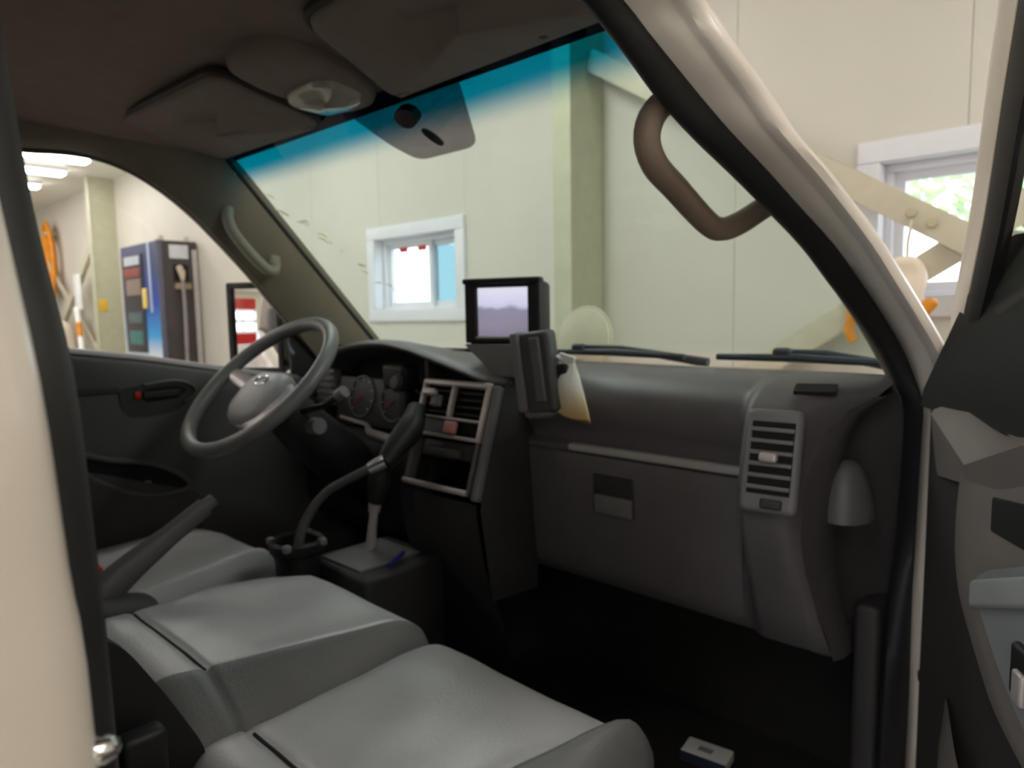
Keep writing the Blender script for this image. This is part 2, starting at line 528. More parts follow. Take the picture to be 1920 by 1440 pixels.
obj('red_sign', box(CX0 + 0.12, CX1 - 0.42, CY0 - 0.016, CY0 - 0.012, 1.98, 2.07, 0.002), mat('dull_red_sign', (150, 78, 70), 0.5), fp)
obj('screen', box(CX0 + 0.16, CX1 - 0.42, CY0 - 0.018, CY0 - 0.012, 1.80, 1.96, 0.002), mat('beige_screen', (150, 130, 120), 0.3), fp)
obj('teal_sign', box(CX0 + 0.16, CX1 - 0.44, CY0 - 0.016, CY0 - 0.012, 1.30, 1.44, 0.002), mat('teal_sign', (58, 120, 122), 0.4), fp)
obj('grey_sign', box(CX0 + 0.16, CX1 - 0.44, CY0 - 0.016, CY0 - 0.012, 1.52, 1.62, 0.002), mat('grey_green_sign', (86, 104, 112), 0.4), fp)
obj('yellow_tag', box(CX1 - 0.35, CX1 - 0.27, CY0 - 0.03, CY0 - 0.002, 1.66, 1.86, 0.01), mat('yellow_tag', (240, 214, 120), 0.5), cb)
obj('side_edge', box(CX1 - 0.004, CX1 + 0.012, CY0 + 0.0, CY0 + 0.05, 0.02, CZ, 0.004), mat('grey_blue_edge', (92, 92, 110), 0.4), cb)
obj('side_edge', box(CX1 - 0.004, CX1 + 0.012, CY1 - 0.05, CY1, 0.02, CZ - 0.08, 0.004), mat('pale_grey_edge', (180, 172, 168), 0.4), cb)
obj('side_label', box(CX1, CX1 + 0.006, 2.72, 2.90, 2.14, 2.27, 0.004), mat('pale_side_label', (206, 206, 210), 0.5), cb)
obj('nozzle_recess', box(CX1, CX1 + 0.004, 2.75, 2.89, 1.92, 2.08, 0.002), MT['cavity'], cb)
nz_ = obj('nozzle', tube([(CX1 + 0.01, 2.80, 2.06), (CX1 + 0.05, 2.81, 2.0), (CX1 + 0.06, 2.81, 1.93)], [0.03, 0.035, 0.02], 10), mat('beige_nozzle', (190, 170, 150), 0.5), cb)
obj('nozzle_holder', box(CX1, CX1 + 0.05, 2.75, 2.90, 1.84, 1.90, 0.01), mat('tan_holder', (150, 128, 104), 0.5), cb)
obj('hose', tube(catmull([(CX1 + 0.06, 2.81, 1.93), (CX1 + 0.07, 2.81, 1.6), (CX1 + 0.07, 2.80, 1.1), (CX1 + 0.06, 2.80, 0.5), (CX1 + 0.03, 2.84, 0.2)], 6), 0.018, 10), mat('grey_hose', (140, 132, 132), 0.5), cb)
for y in (2.68, 2.92):
    obj('top_bracket', box(CX1 - 0.12, CX1 - 0.06, y - 0.02, y + 0.02, CZ, CZ + 0.05, 0.003), MT['steel'], cb)

# coiled hose, pole and odds and ends beyond the far column
hb_ = thing('coiled_hose', 'coil of orange hose hanging on the wall beyond the far column', 'hose', (-10.8, 2.93, 2.2))
for k in range(5):
    rr = 0.20 + 0.03 * k
    pts = [(-10.8 + rr * 0.75 * math.cos(a), 2.92 - 0.012 * k, 2.42 + rr * 1.7 * math.sin(a)) for a in np.linspace(0, 2 * math.pi, 26)[:-1]]
    obj('hose_loop', tube(pts, 0.028, 8, closed=True), MT['orange'], hb_)
obj('hook', box(-10.84, -10.76, 2.84, 2.999, 2.78, 2.83, 0.01), MT['bolt'], hb_)
tag(obj('marker_panel', box(-9.52, -9.30, 2.82, 2.86, 1.70, 2.16, 0.02), MT['white']), 'small bright white panel fixed beyond the far column', 'panel')
pl = thing('striped_pole', 'orange and white striped pole leaning beyond the far column', 'pole', (-8.75, 2.7, 0.0))
p0, p1 = Vector((-8.62, 2.66, 0.0)), Vector((-9.45, 2.82, 1.72))
for k in range(9):
    a, b = p0.lerp(p1, k / 9), p0.lerp(p1, (k + 1) / 9)
    obj('pole_band', tube([a, b], 0.035, 10), MT['orange'] if k % 2 else MT['white'], pl)
bg = rbox((-9.55, 2.55, 0.78), (1.0, 0.5, 1.5), 0.22, (8, 6, 8), fn=lambda x, y, z: (x * (1 - 0.30 * max(0, z)) + 0.04 * math.sin(9 * z), y * (1 - 0.3 * max(0, z)) + 0.03 * math.sin(11 * x), z + 0.03 * math.sin(8 * x)))
tag(obj('covered_bundle', bg, mat('beige_tarpaulin', (214, 200, 184), 0.7, var=0.08, nscale=6)), 'beige tarpaulin covered bundle on the floor beyond the far column', 'bundle')
tag(obj('junction_box', box(-8.33, -8.29, 2.74, 2.84, 1.66, 1.80, 0.008).add([], []), mat('yellow_box', (226, 178, 60), 0.5)), 'small yellow box fixed to the far olive column', 'box')

# bag and tag hanging on the brace at the right window
hg = thing('hanging_bag', 'clear plastic bag with an orange tip hanging before the right window', 'bag', (0.36, 2.80, 1.45))
def bagfn(x, y, z):
    t = (z + 0.09) / 0.18
    w = 1.0 - 0.55 * max(0, t - 0.45)
    return (x * w + 0.008 * math.sin(40 * z + 9 * y), y * w + 0.006 * math.sin(50 * z), z)
obj('bag_film', rbox((0.345, 2.80, 1.63), (0.13, 0.08, 0.20), 0.035, (5, 4, 6), fn=bagfn), mat('cloudy_plastic_film', (232, 214, 196), 0.35, var=0.06), hg)
obj('orange_strap', rbox((0.385, 2.795, 1.53), (0.10, 0.05, 0.075), 0.02, (3, 2, 3), fn=lambda x, y, z: (x + 0.015 * math.sin(60 * z), y, z + 0.012 * math.sin(50 * x))), MT['orange'], hg)
obj('hanging_cord', tube([(0.345, 2.80, 1.70), (0.34, 2.82, 1.78), (0.345, 2.845, 1.86)], 0.006, 8), MT['steel'], hg)
tag(obj('hanging_strap', tube(catmull([(0.125, 2.885, 1.60), (0.14, 2.875, 1.53), (0.135, 2.87, 1.46), (0.155, 2.87, 1.42)], 5), 0.018, 8, squash=((0, 1, 0), 0.4)), MT['orange']), 'thin orange strap seen at the right edge of the windshield', 'strap')

# outside: tree and parked van behind the right window
def leaves(name, c, s, n, size, m, parent):
    g = Geo()
    for _ in range(n):
        while True:
            p = Vector((random.uniform(-1, 1), random.uniform(-1, 1), random.uniform(-1, 1)))
            if 0.3 < p.length < 1: break
        q = Vector((c[0] + p.x * s[0], c[1] + p.y * s[1], c[2] + p.z * s[2]))
        a = Vector((random.gauss(0, 1), random.gauss(0, 1), random.gauss(0, 1))).normalized() * size
        b = a.orthogonal().normalized() * size * 0.5
        g.add([q - a, q + b, q + a, q - b], [(0, 1, 2, 3)])
    return obj(name, g, m, parent, smooth=False)
tr = thing('garden_tree', 'pale green leafy tree outside the right window', 'tree', (0.1, 7.6, -0.1))
fo = leaves('foliage', (0.1, 7.6, 3.3), (1.5, 1.0, 1.1), 1500, 0.09, mat('pale_green_leaf', (206, 226, 178), 0.6, var=0.2, nscale=3), tr)
fo['kind'] = 'stuff'
obj('trunk', tube([(0.1, 7.6, -0.1), (0.12, 7.6, 1.2), (0.05, 7.6, 2.4), (0.1, 7.6, 3.2)], [0.12, 0.1, 0.07, 0.04], 8), mat('tree_bark', (110, 96, 80), 0.9), tr)
struct('ground_outside', box(-30, 30, YF + 0.4, 40, -0.2, -0.1), mat('pale_concrete_yard', (190, 188, 180), 0.8), 'pale concrete yard outside the windows', smooth=False)
vn = thing('parked_van', 'pale blue and white van parked outside the right window', 'van', (-0.5, 6.0, -0.1))
m_vb = mat('pale_blue_van_paint', (196, 208, 238), 0.3)
prof = [(-1.9, 0.25), (-1.9, 1.0), (-1.75, 1.15), (-1.35, 1.62), (-1.1, 1.74), (1.5, 1.76), (1.75, 1.66), (1.9, 1.2), (1.9, 0.25)]
Mv = Matrix.Translation((-0.6, 6.9, -0.1)) @ Matrix.Rotation(math.pi / 2, 4, 'X')
obj('van_body', prism(round_poly(prof, 0.12), 1.5, Mv), m_vb, vn)
for (a, b) in ((-1.2, -0.35), (-0.25, 0.55), (0.65, 1.5)):
    obj('van_window', prism(round_poly([(a, 1.15), (b, 1.15), (b, 1.58), (a + 0.05, 1.58)], 0.05), 0.02, Matrix.Translation((-0.6, 5.4, -0.1)) @ Matrix.Rotation(math.pi / 2, 4, 'X')), mat('van_glass', (120, 140, 190), 0.1), vn)
for a in (-1.2, 1.2):
    obj('wheel', lathe([(0.0, -0.09), (0.2, -0.1), (0.3, -0.09), (0.32, -0.05), (0.32, 0.05), (0.3, 0.09), (0.2, 0.1), (0.0, 0.09)], 20, M=Matrix.Translation((-0.6 + a, 5.45, 0.22)) @ Matrix.Rotation(math.pi / 2, 4, 'X')), MT['tyre'], vn)

# ------------------------------------------------------------------ truck cab: body shell
cab = thing('truck_cab', 'off-white truck cab with black door seals and tinted windshield', 'truck', (0.0, 0.6, 0.0))
# door opening on the passenger side: a = inner edge of the rubber seal, b = seal meets paint, c = outer edge of the painted pillar
PA = [(0.578, -0.15, 1.900), (0.578, 0.05, 1.906), (0.580, 0.26, 1.905), (0.586, 0.44, 1.888), (0.595, 0.556, 1.847), (0.603, 0.589, 1.825), (0.612, 0.619, 1.799), (0.620, 0.651, 1.773), (0.633, 0.700, 1.741), (0.647, 0.765, 1.708), (0.660, 0.838, 1.672), (0.675, 0.913, 1.631), (0.689, 0.979, 1.584), (0.704, 1.053, 1.533), (0.718, 1.111, 1.485), (0.731, 1.149, 1.435), (0.740, 1.166, 1.402), (0.740, 1.176, 1.350), (0.740, 1.167, 1.286), (0.740, 1.155, 1.203), (0.740, 1.128, 1.128), (0.740, 1.112, 1.050), (0.740, 1.102, 0.969), (0.740, 1.093, 0.853), (0.740, 1.09, 0.70)]
PB = [(0.610, -0.15, 1.912), (0.610, 0.05, 1.918), (0.611, 0.27, 1.916), (0.616, 0.46, 1.895), (0.625, 0.585, 1.847), (0.633, 0.617, 1.824), (0.642, 0.651, 1.800), (0.650, 0.692, 1.775), (0.663, 0.740, 1.743), (0.677, 0.804, 1.709), (0.690, 0.873, 1.672), (0.705, 0.949, 1.631), (0.719, 1.015, 1.584), (0.734, 1.082, 1.532), (0.748, 1.129, 1.484), (0.761, 1.150, 1.437), (0.770, 1.152, 1.404), (0.770, 1.153, 1.357), (0.770, 1.148, 1.294), (0.770, 1.142, 1.214), (0.770, 1.134, 1.135), (0.770, 1.136, 1.050), (0.770, 1.140, 0.963), (0.770, 1.135, 0.844), (0.770, 1.13, 0.70)]
PC = [(0.665, -0.15, 1.905), (0.665, 0.05, 1.910), (0.666, 0.29, 1.908), (0.671, 0.49, 1.888), (0.680, 0.616, 1.839), (0.688, 0.643, 1.816), (0.697, 0.674, 1.792), (0.705, 0.710, 1.767), (0.718, 0.745, 1.733), (0.732, 0.802, 1.701), (0.745, 0.863, 1.665), (0.760, 0.919, 1.625), (0.774, 0.973, 1.580), (0.789, 1.029, 1.532), (0.803, 1.069, 1.489), (0.816, 1.096, 1.443), (0.822, 1.090, 1.414), (0.806, 1.090, 1.370), (0.800, 1.090, 1.310), (0.800, 1.094, 1.231), (0.800, 1.098, 1.155), (0.800, 1.115, 1.064), (0.800, 1.106, 0.990), (0.800, 1.088, 0.886), (0.80, 1.08, 0.70)]
PA = [Vector(p) for p in PA]; PB = [Vector(p) for p in PB]; PC = [Vector(p) for p in PC]
def dense(P): return catmull(P, 3)
DA, DB, DC = dense(PA), dense(PB), dense(PC)
secs = []
for a, b in zip(DA, DB):
    secs.append([a + Vector((-0.004, 0.03, 0.0)), a + Vector((0, 0.004, 0)), a.lerp(b, 0.12) + Vector((0.004, -0.007, 0)), a.lerp(b, 0.45) + Vector((0.007, -0.012, 0)), a.lerp(b, 0.8) + Vector((0.006, -0.009, 0)), b + Vector((0.002, -0.002, 0)), b + Vector((0, 0.012, 0))])
obj('door_weatherstrip', loft(secs), MT['seal'], cab, angle=60)
secs = []
for b, c in zip(DB, DC):
    secs.append([b + Vector((0, 0.01, 0)), b, b.lerp(c, 0.30) + Vector((0.001, -0.003, 0)), b.lerp(c, 0.58) + Vector((0, -0.001, 0)), b.lerp(c, 0.66) + Vector((0, 0.002, 0)), b.lerp(c, 0.74) + Vector((0, 0.002, 0)), b.lerp(c, 0.86) + Vector((0.001, -0.003, 0)), c + Vector((0, 0.0, 0)), c + Vector((0.006, 0.012, 0.002)), c + Vector((0.004, 0.035, 0.004)), c + Vector((-0.02, 0.10, 0.01)), c + Vector((-0.06, 0.17, 0.02))])
obj('front_pillar', loft(secs), MT['white_paint'], cab, angle=50)

def ws_point(side, z):
    """edge of the windshield at height z"""
    t = (z - 1.491) / (1.925 - 1.491)
    return Vector((0.70 - 0.135 * t if side > 0 else -0.70 + 0.085 * t, 1.227 - 0.449 * t, z))

# inside trim between seal and windshield, passenger side (mostly hidden) and driver side
secs = []
for a in DA:
    if a.z < 1.395 or a.y < 0.3: continue
    w = ws_point(1, min(1.93, a.z + 0.075))
    mid = a.lerp(w, 0.5) + Vector((-0.012, 0, 0.0))
    secs.append([a + Vector((-0.002, 0.02, 0)), mid, w])
obj('pillar_trim', loft(secs), MT['trim_beige'], cab, angle=60, solid=0.006)

SF68 = [(0.20, 1.900), (0.365, 1.899), (0.477, 1.906), (0.569, 1.889), (0.645, 1.852), (0.715, 1.800), (0.775, 1.742), (0.852, 1.660), (0.950, 1.543), (1.04, 1.43), (1.10, 1.35)]
SFX = [-0.635, -0.635, -0.635, -0.638, -0.642, -0.65, -0.66, -0.675, -0.70, -0.72, -0.73]
SF = []
for (y, z), x in zip(SF68, SFX):
    s = (1.02 - x) / 1.70
    SF.append(Vector((x, y * s, 1.55 + (z - 1.55) * s)))
DF = catmull(SF, 4)
secs = []
for a in DF:
    w = ws_point(-1, min(1.93, a.z + 0.078))
    if a.y < 0.52:
        w = Vector((-0.60, max(a.y + 0.02, 0.0) + 0.10, 1.945))
    w = Vector((w.x, max(w.y, a.y + 0.08), w.z))
    secs.append([a + Vector((-0.03, 0, 0)), a, a.lerp(w, 0.25) + Vector((0.012, 0, 0.002)), a.lerp(w, 0.6) + Vector((0.016, 0, 0.004)), a.lerp(w, 0.9) + Vector((0.006, 0, 0.001)), w, w + Vector((-0.01, 0.03, 0.0))])
obj('pillar_trim', loft(secs), MT['trim_beige'], cab, angle=60)
# outer skin of the driver-side pillar
secs = [[a + Vector((-0.03, 0.0, 0.0)), a + Vector((-0.06, 0.04, 0.02)), ws_point(-1, min(1.93, a.z + 0.078)) + Vector((-0.05, 0.05, 0.012)), ws_point(-1, min(1.93, a.z + 0.078)) + Vector((-0.014, 0.012, 0.008))] for a in DF if a.y > 0.5]
obj('front_pillar', loft(secs), MT['white_paint'], cab, angle=50)

# windshield
secs = []
for u in np.linspace(-1, 1, 25):
    row = []
    for t in np.linspace(-0.06, 1.03, 9):
        hw = 0.708 - 0.135 * t if u > 0 else 0.708 - 0.085 * t
        row.append((u * hw, 1.227 - 0.449 * t + 0.022 * (1 - u * u) * (1 - t), 1.491 + 0.434 * t))
    secs.append(row)
ws = obj('windshield_glass', loft(secs), MT['glass_ws'], cab)
for sd in (-1, 1):
    obj('windshield_seal', tube([ws_point(sd, z) + Vector((0, -0.002, -0.002)) for z in np.linspace(1.45, 1.925, 12)], 0.006, 8), MT['seal'], cab)
# grey frit patch for the mirror, just outside the glass
def wsp(x, t, off=0.0):
    u = x / (0.715 - 0.082 * t)
    return Vector((x, 1.227 - 0.449 * t + 0.022 * (1 - u * u) * (1 - t) + off * 0.69, 1.491 + 0.434 * t + off * 0.72))
poly = round_poly([(-0.125, 1.0), (0.18, 1.0), (0.128, 0.80), (-0.03, 0.80), (-0.075, 0.87)], 0.03)
g = Geo(); n = len(poly)
g.v = [tuple(wsp(x, t, 0.006)) for x, t in poly] + [tuple(wsp(x, t, 0.008)) for x, t in poly]
g.f = [tuple(range(n)), tuple(range(n, 2 * n))] + [(i, (i + 1) % n, n + (i + 1) % n, n + i) for i in range(n)]
fr = obj('frit_patch', g, MT['frit'], ws, smooth=False)
for (x, t, ru, rt, nm) in ((0.030, 0.945, 0.026, 0.030, 'mirror_boss'), (0.045, 0.862, 0.011, 0.032, 'patch_slot')):
    pts = [(x + ru * math.cos(a) + (0.010 * -math.sin(a) if nm == 'patch_slot' else 0), t + rt * math.sin(a)) for a in np.linspace(0, 2 * math.pi, 17)[:-1]]
    g = Geo(); n = len(pts)
    d = -0.012 if nm == 'mirror_boss' else 0.002
    g.v = [tuple(wsp(px, pt, d)) for px, pt in pts] + [tuple(wsp(px, pt, 0.0055)) for px, pt in pts]
    g.f = [tuple(range(n)), tuple(range(n, 2 * n))] + [(i, (i + 1) % n, n + (i + 1) % n, n + i) for i in range(n)]
    obj(nm, g, MT['black'], ws)
# yellow dirt smears on the glass
m_sm = mat('yellow_crayon_smear', (214, 200, 96), 0.8, var=0.3)
for k in range(16):
    x = -0.60 + 0.16 * k / 15 + random.uniform(-0.02, 0.02)
    t = 0.80 - 0.50 * k / 15 + random.uniform(-0.04, 0.04)
    a = wsp(x, t, -0.002); b = wsp(x + random.uniform(0.01, 0.03), t - random.uniform(0.0, 0.04), -0.002)
    obj('dirt_smear', tube([a, a.lerp(b, 0.5) + Vector((0.003, 0, 0.002)), b], [0.0006, 0.0016, 0.0006], 5), m_sm, ws)
# black strip along the top of the glass
obj('header_strip', loft([[(x, 0.772, 1.939), (x, 0.782, 1.932), (x, 0.795, 1.922), (x, 0.80, 1.926)] for x in np.linspace(-0.61, 0.565, 13)]), MT['seal'], cab, angle=60)
obj('cowl_strip', box(-0.71, 0.71, 1.235, 1.30, 1.395, 1.432, 0.008), MT['black'], cab)

# headliner, roof and shell
HX = [-0.63, -0.60, -0.55, -0.48, -0.36, -0.2, 0, 0.2, 0.36, 0.48, 0.55, 0.585]
def hz(x):
    ax = abs(x)
    return float(np.interp(ax, [0, 0.36, 0.48, 0.55, 0.60, 0.63], [1.985, 1.982, 1.972, 1.958, 1.935, 1.902]))
HY = [(-0.16, 0.0), (0.0, 0.0), (0.2, 0.0), (0.4, -0.002), (0.52, -0.006), (0.62, -0.014), (0.70, -0.024), (0.75, -0.034), (0.785, -0.044)]
secs = [[(x, y, max(1.90, hz(x) + dz) if y < 0.5 else max(hz(x) + dz, 1.93 + dz * 0.1)) for x in HX] for y, dz in HY]
obj('headliner', loft(secs), MT['headliner'], cab, angle=60)
secs = []
for y, dz in HY + [(0.802, None)]:
    xe = float(np.interp(y, [0.45, 0.80], [0.668, 0.58])); ze = float(np.interp(y, [0.45, 0.80], [1.912, 1.926]))
    xl = float(np.interp(y, [0.45, 0.80], [-0.70, -0.625]))
    row = [(xl, y, 1.905 + (0.02 if y > 0.7 else 0))]
    for x in HX:
        z = 1.932 if dz is None else min(hz(x) + dz, 1.99) + 0.05 - 0.03 * (abs(x) > 0.58)
        row.append((max(xl + 0.01, min(x * 1.05, xe - 0.02)), y + (0.01 if y > 0.7 and dz is not None else 0), z))
    secs.append(row + [(xe - 0.012, y, ze + 0.012), (xe, y, ze)])
obj('roof_skin', loft(secs), MT['white_paint'], cab, angle=60)
obj('rear_panel', prism(round_poly([(-0.82, 0.60), (0.82, 0.60), (0.82, 1.45), (0.665, 1.90), (0.60, 2.0), (-0.60, 2.0), (-0.69, 1.90), (-0.82, 1.45)], 0.03), 0.06, Matrix.Translation((0, -0.16, 0)) @ Matrix.Rotation(math.pi / 2, 4, 'X')), MT['white_paint'], cab)
obj('floor_pan', box(-0.74, 0.735, -0.16, 1.30, 0.66, 0.72), MT['carpet'], cab, smooth=False)
obj('firewall', box(-0.74, 0.735, 1.27, 1.31, 0.66, 1.43), MT['carpet'], cab, smooth=False)
obj('kick_panel', box(0.70, 0.737, 1.10, 1.27, 0.72, 1.10, 0.01), MT['dash_dark'], cab)
obj('kick_panel', box(-0.77, -0.715, 1.08, 1.30, 0.66, 1.43, 0.01), MT['dash_dark'], cab)
obj('front_skin', box(-0.78, 0.78, 1.31, 1.36, 0.55, 1.42, 0.02), MT['white_paint'], cab)
obj('cowl_panel', loft([[(x, 1.36, 1.415), (x, 1.31, 1.43), (x, 1.26, 1.438)] for x in np.linspace(-0.74, 0.74, 9)]), MT['white_paint'], cab, solid=0.004)
obj('door_sill', box(0.70, 0.79, 0.0, 1.12, 0.60, 0.70, 0.01), MT['white_paint'], cab)
# rear door post on the passenger side
BA = [(0.735, 0.078, 0.72), (0.735, 0.076, 1.20), (0.735, 0.075, 1.41), (0.735, 0.074, 1.472), (0.735, 0.072, 1.531), (0.71, 0.071, 1.58), (0.685, 0.073, 1.625), (0.63, 0.074, 1.78), (0.585, 0.06, 1.90)]
BB = [(0.765, 0.062, 0.72), (0.765, 0.062, 1.20), (0.765, 0.061, 1.427), (0.765, 0.058, 1.482), (0.765, 0.055, 1.534), (0.742, 0.054, 1.585), (0.717, 0.055, 1.63), (0.66, 0.055, 1.785), (0.615, 0.04, 1.91)]
BA = [Vector(p) for p in BA]; BB = [Vector(p) for p in BB]
DBA, DBB = catmull(BA, 4), catmull(BB, 4)
obj('door_weatherstrip', loft([[a + Vector((-0.012, -0.03, 0)), a, a.lerp(b, 0.3) + Vector((0.004, 0.004, 0)), a.lerp(b, 0.65) + Vector((0.005, 0.004, 0)), b, b + Vector((0.0, -0.01, 0))] for a, b in zip(DBA, DBB)]), MT['seal'], cab, angle=60)
obj('rear_post', loft([[b + Vector((0.0, -0.01, 0)), b + Vector((0.002, -0.0015, 0)), b + Vector((0.02, -0.004, 0)), b + Vector((0.036, -0.006, 0)), b + Vector((0.046, -0.010, 0)), b + Vector((0.054, -0.020, 0)), b + Vector((0.058, -0.04, 0)), b + Vector((0.060, -0.12, 0)), b + Vector((0.062, -0.30, 0))] for b in DBB]), MT['white_paint'], cab, angle=60)
obj('post_trim', loft([[a + Vector((-0.012, -0.03, 0)), a + Vector((-0.03, -0.03, 0)), a + Vector((-0.035, -0.22, 0))] for a in DBA]), MT['door_dark'], cab)
st = obj('latch_striker', tube(catmull([(0.788, 0.050, 1.423), (0.800, 0.058, 1.4245), (0.802, 0.050, 1.426), (0.80, 0.032, 1.427), (0.79, 0.028, 1.428)], 4), 0.004, 10), MT['chrome'], cab)
obj('striker_plate', box(0.785, 0.79, 0.02, 0.056, 1.405, 1.43, 0.002), MT['chrome'], st)
obj('chassis_frame', box(-0.42, 0.42, -1.4, 1.25, 0.36, 0.60, 0.02), MT['black'], cab)
for sx in (-1, 1):
    for yy in (0.55, -1.1):
        obj('wheel', lathe([(0.0, -0.08), (0.17, -0.09), (0.27, -0.10), (0.32, -0.07), (0.325, 0.0), (0.32, 0.07), (0.27, 0.10), (0.17, 0.09), (0.0, 0.08)], 28, M=Matrix.Translation((sx * 0.66, yy, 0.325)) @ Matrix.Rotation(math.pi / 2, 4, 'Y')), MT['tyre'], cab)
obj('axle', box(-0.6, 0.6, 0.50, 0.60, 0.29, 0.37, 0.02), MT['black'], cab)
obj('axle', box(-0.6, 0.6, -1.15, -1.05, 0.29, 0.37, 0.02), MT['black'], cab)

# wipers
def wiper(x0, x1, xp, label):
    w = thing('windshield_wiper', label, 'wiper', ((x0 + x1) / 2, 1.26, 1.44), group='windshield wipers')
    m_w = mat('grey_wiper_rubber', (66, 72, 80), 0.5)
    obj('blade', tube([(x0, 1.252, 1.460), (x0 * 0.5 + x1 * 0.5, 1.254, 1.462), (x1, 1.250, 1.458)], [0.006, 0.008, 0.006], 8), m_w, w)
    obj('arm', tube([(xp, 1.262, 1.472), (xp * 0.6 + x1 * 0.4, 1.268, 1.470), (x1 + 0.1 * (x1 - x0), 1.285, 1.445)], [0.006, 0.007, 0.010], 8), m_w, w)
    obj('pivot_cap', rbox((xp, 1.258, 1.470), (0.036, 0.02, 0.02), 0.008), m_w, w)
wiper(-0.02, 0.325, 0.055, 'grey windshield wiper resting beside the dash monitor')
wiper(0.395, 0.70, 0.52, 'grey windshield wiper resting near the right windshield pillar')
# round front mirror on the nose of the truck
rm = thing('round_mirror', 'round pale mirror standing on the truck nose behind the wipers', 'mirror', (-0.13, 1.52, 1.40))
obj('mirror_disc', lathe([(0.0, -0.01), (0.05, -0.012), (0.083, -0.006), (0.089, 0.0), (0.085, 0.008), (0.05, 0.016), (0.0, 0.02)], 32, M=Matrix.Translation((-0.128, 1.52, 1.475)) @ Matrix.Rotation(math.radians(80), 4, 'X')), mat('pale_cream_mirror_back', (226, 220, 196), 0.4), rm)
obj('mirror_rim', tube([(-0.128 + 0.089 * math.cos(a), 1.52 + 0.015 * math.sin(a), 1.475 + 0.089 * math.sin(a)) for a in np.linspace(0, 2 * math.pi, 33)[:-1]], 0.004, 8, closed=True), mat('cream_rim', (214, 206, 180), 0.4), rm)
obj('stalk', tube([(-0.128, 1.34, 1.40), (-0.128, 1.42, 1.39), (-0.128, 1.52, 1.40)], 0.012, 8), MT['black'], rm)

# ------------------------------------------------------------------ dashboard
dash = thing('dashboard', 'charcoal plastic dashboard with glove box and air vents across the cab', 'dashboard', (0.0, 1.1, 1.0))
BASE = [(1.235, 1.440), (1.18, 1.442), (1.12, 1.440), (1.075, 1.430), (1.045, 1.412), (1.030, 1.388), (1.030, 1.360), (1.040, 1.335), (1.050, 1.318), (1.052, 1.306), (1.046, 1.299), (1.038, 1.296), (1.038, 1.285), (1.046, 1.280), (1.050, 1.24), (1.054, 1.16), (1.060, 1.08), (1.068, 1.03), (1.09, 1.015), (1.20, 1.05)]
def pod(x):
    t = max(0.0, min(1.0, (x - 0.548) / 0.032)); t = t * t * (3 - 2 * t)
    e = max(0.0, (x - 0.625) / 0.035)
    return t - 0.35 * e * e
PODY = [1.235, 1.17, 1.10, 1.045, 1.005, 0.988, 0.974, 0.964, 0.960, 0.958, 0.957, 0.957, 0.957, 0.960, 0.968, 0.995, 1.035, 1.060, 1.085, 1.20]
PODZ = [1.442, 1.442, 1.440, 1.432, 1.418, 1.400, 1.370, 1.340, 1.32, 1.306, 1.299, 1.296, 1.285, 1.28, 1.24, 1.16, 1.08, 1.022, 1.01, 1.05]
secs = []
EE = [(0.72, 1.115, 1.418), (0.69, 1.085, 1.397), (0.672, 1.065, 1.374), (0.662, 1.037, 1.342), (0.657, 1.012, 1.302), (0.656, 0.998, 1.226), (0.657, 1.01, 1.174), (0.662, 1.032, 1.12), (0.672, 1.065, 1.05), (0.677, 1.089, 1.002)]
EE = catmull([Vector(p) for p in EE], 4)
for x in list(np.linspace(0.07, 0.54, 16)) + list(np.linspace(0.548, 0.644, 20)):
    p = pod(x)
    secs.append([(x, y * (1 - p) + py * p, z * (1 - p) + pz * p) for (y, z), py, pz in zip(BASE, PODY, PODZ)])
last = []
for k, (x, y, z) in enumerate(secs[-1]):
    if k < 5:
        last.append(((0.735, 1.235, 1.441), (0.735, 1.20, 1.441), (0.732, 1.16, 1.437), (0.727, 1.135, 1.429), (0.720, 1.115, 1.419))[k])
    elif k < 18:
        e = min(EE, key=lambda q: abs(q.z - z)); last.append((e.x, e.y, z))
    else:
        last.append(((0.68, 1.10, 1.005), (0.69, 1.20, 1.05))[k - 18])
mid_ = [tuple(0.55 * a_ + 0.45 * b_ - (0.006 if i_ == 1 else 0) for i_, (a_, b_) in enumerate(zip(p_, q_))) for p_, q_ in zip(secs[-1], last)]
secs += [mid_, last]
obj('passenger_pad', loft(secs), MT['dash'], dash, angle=50)
obj('trim_strip', loft([[(x, 1.046, 1.3005), (x, 1.036, 1.3005), (x, 1.033, 1.297), (x, 1.034, 1.288), (x, 1.04, 1.286)] for x in np.linspace(0.20, 0.552, 8)]), MT['strip'], dash, angle=60)
# glove box lid with its latch
gl = obj('glove_box_lid', loft([[(x, 1.05, 1.2825), (x, 1.039, 1.281), (x, 1.037, 1.276), (x, 1.041, 1.22), (x, 1.046, 1.14), (x, 1.052, 1.07), (x, 1.056, 1.045), (x, 1.06, 1.04), (x, 1.068, 1.04)] for x in (0.096, 0.098, 0.104, 0.2, 0.35, 0.45, 0.538, 0.544, 0.546)]), MT['dash'], dash, angle=50)
ML = frame_M((0.255, 1.0395, 1.246), (1, 0, 0), (0, 0.06, -0.94))
lt = obj('latch_recess', rbox((0.044, 0.034, -0.001), (0.088, 0.075, 0.006), 0.003, M=ML), MT['dash_dark'], gl)
obj('latch_paddle', rbox((0.046, 0.052, -0.007), (0.082, 0.036, 0.010), 0.004, M=ML), MT['dash_light'], gl)
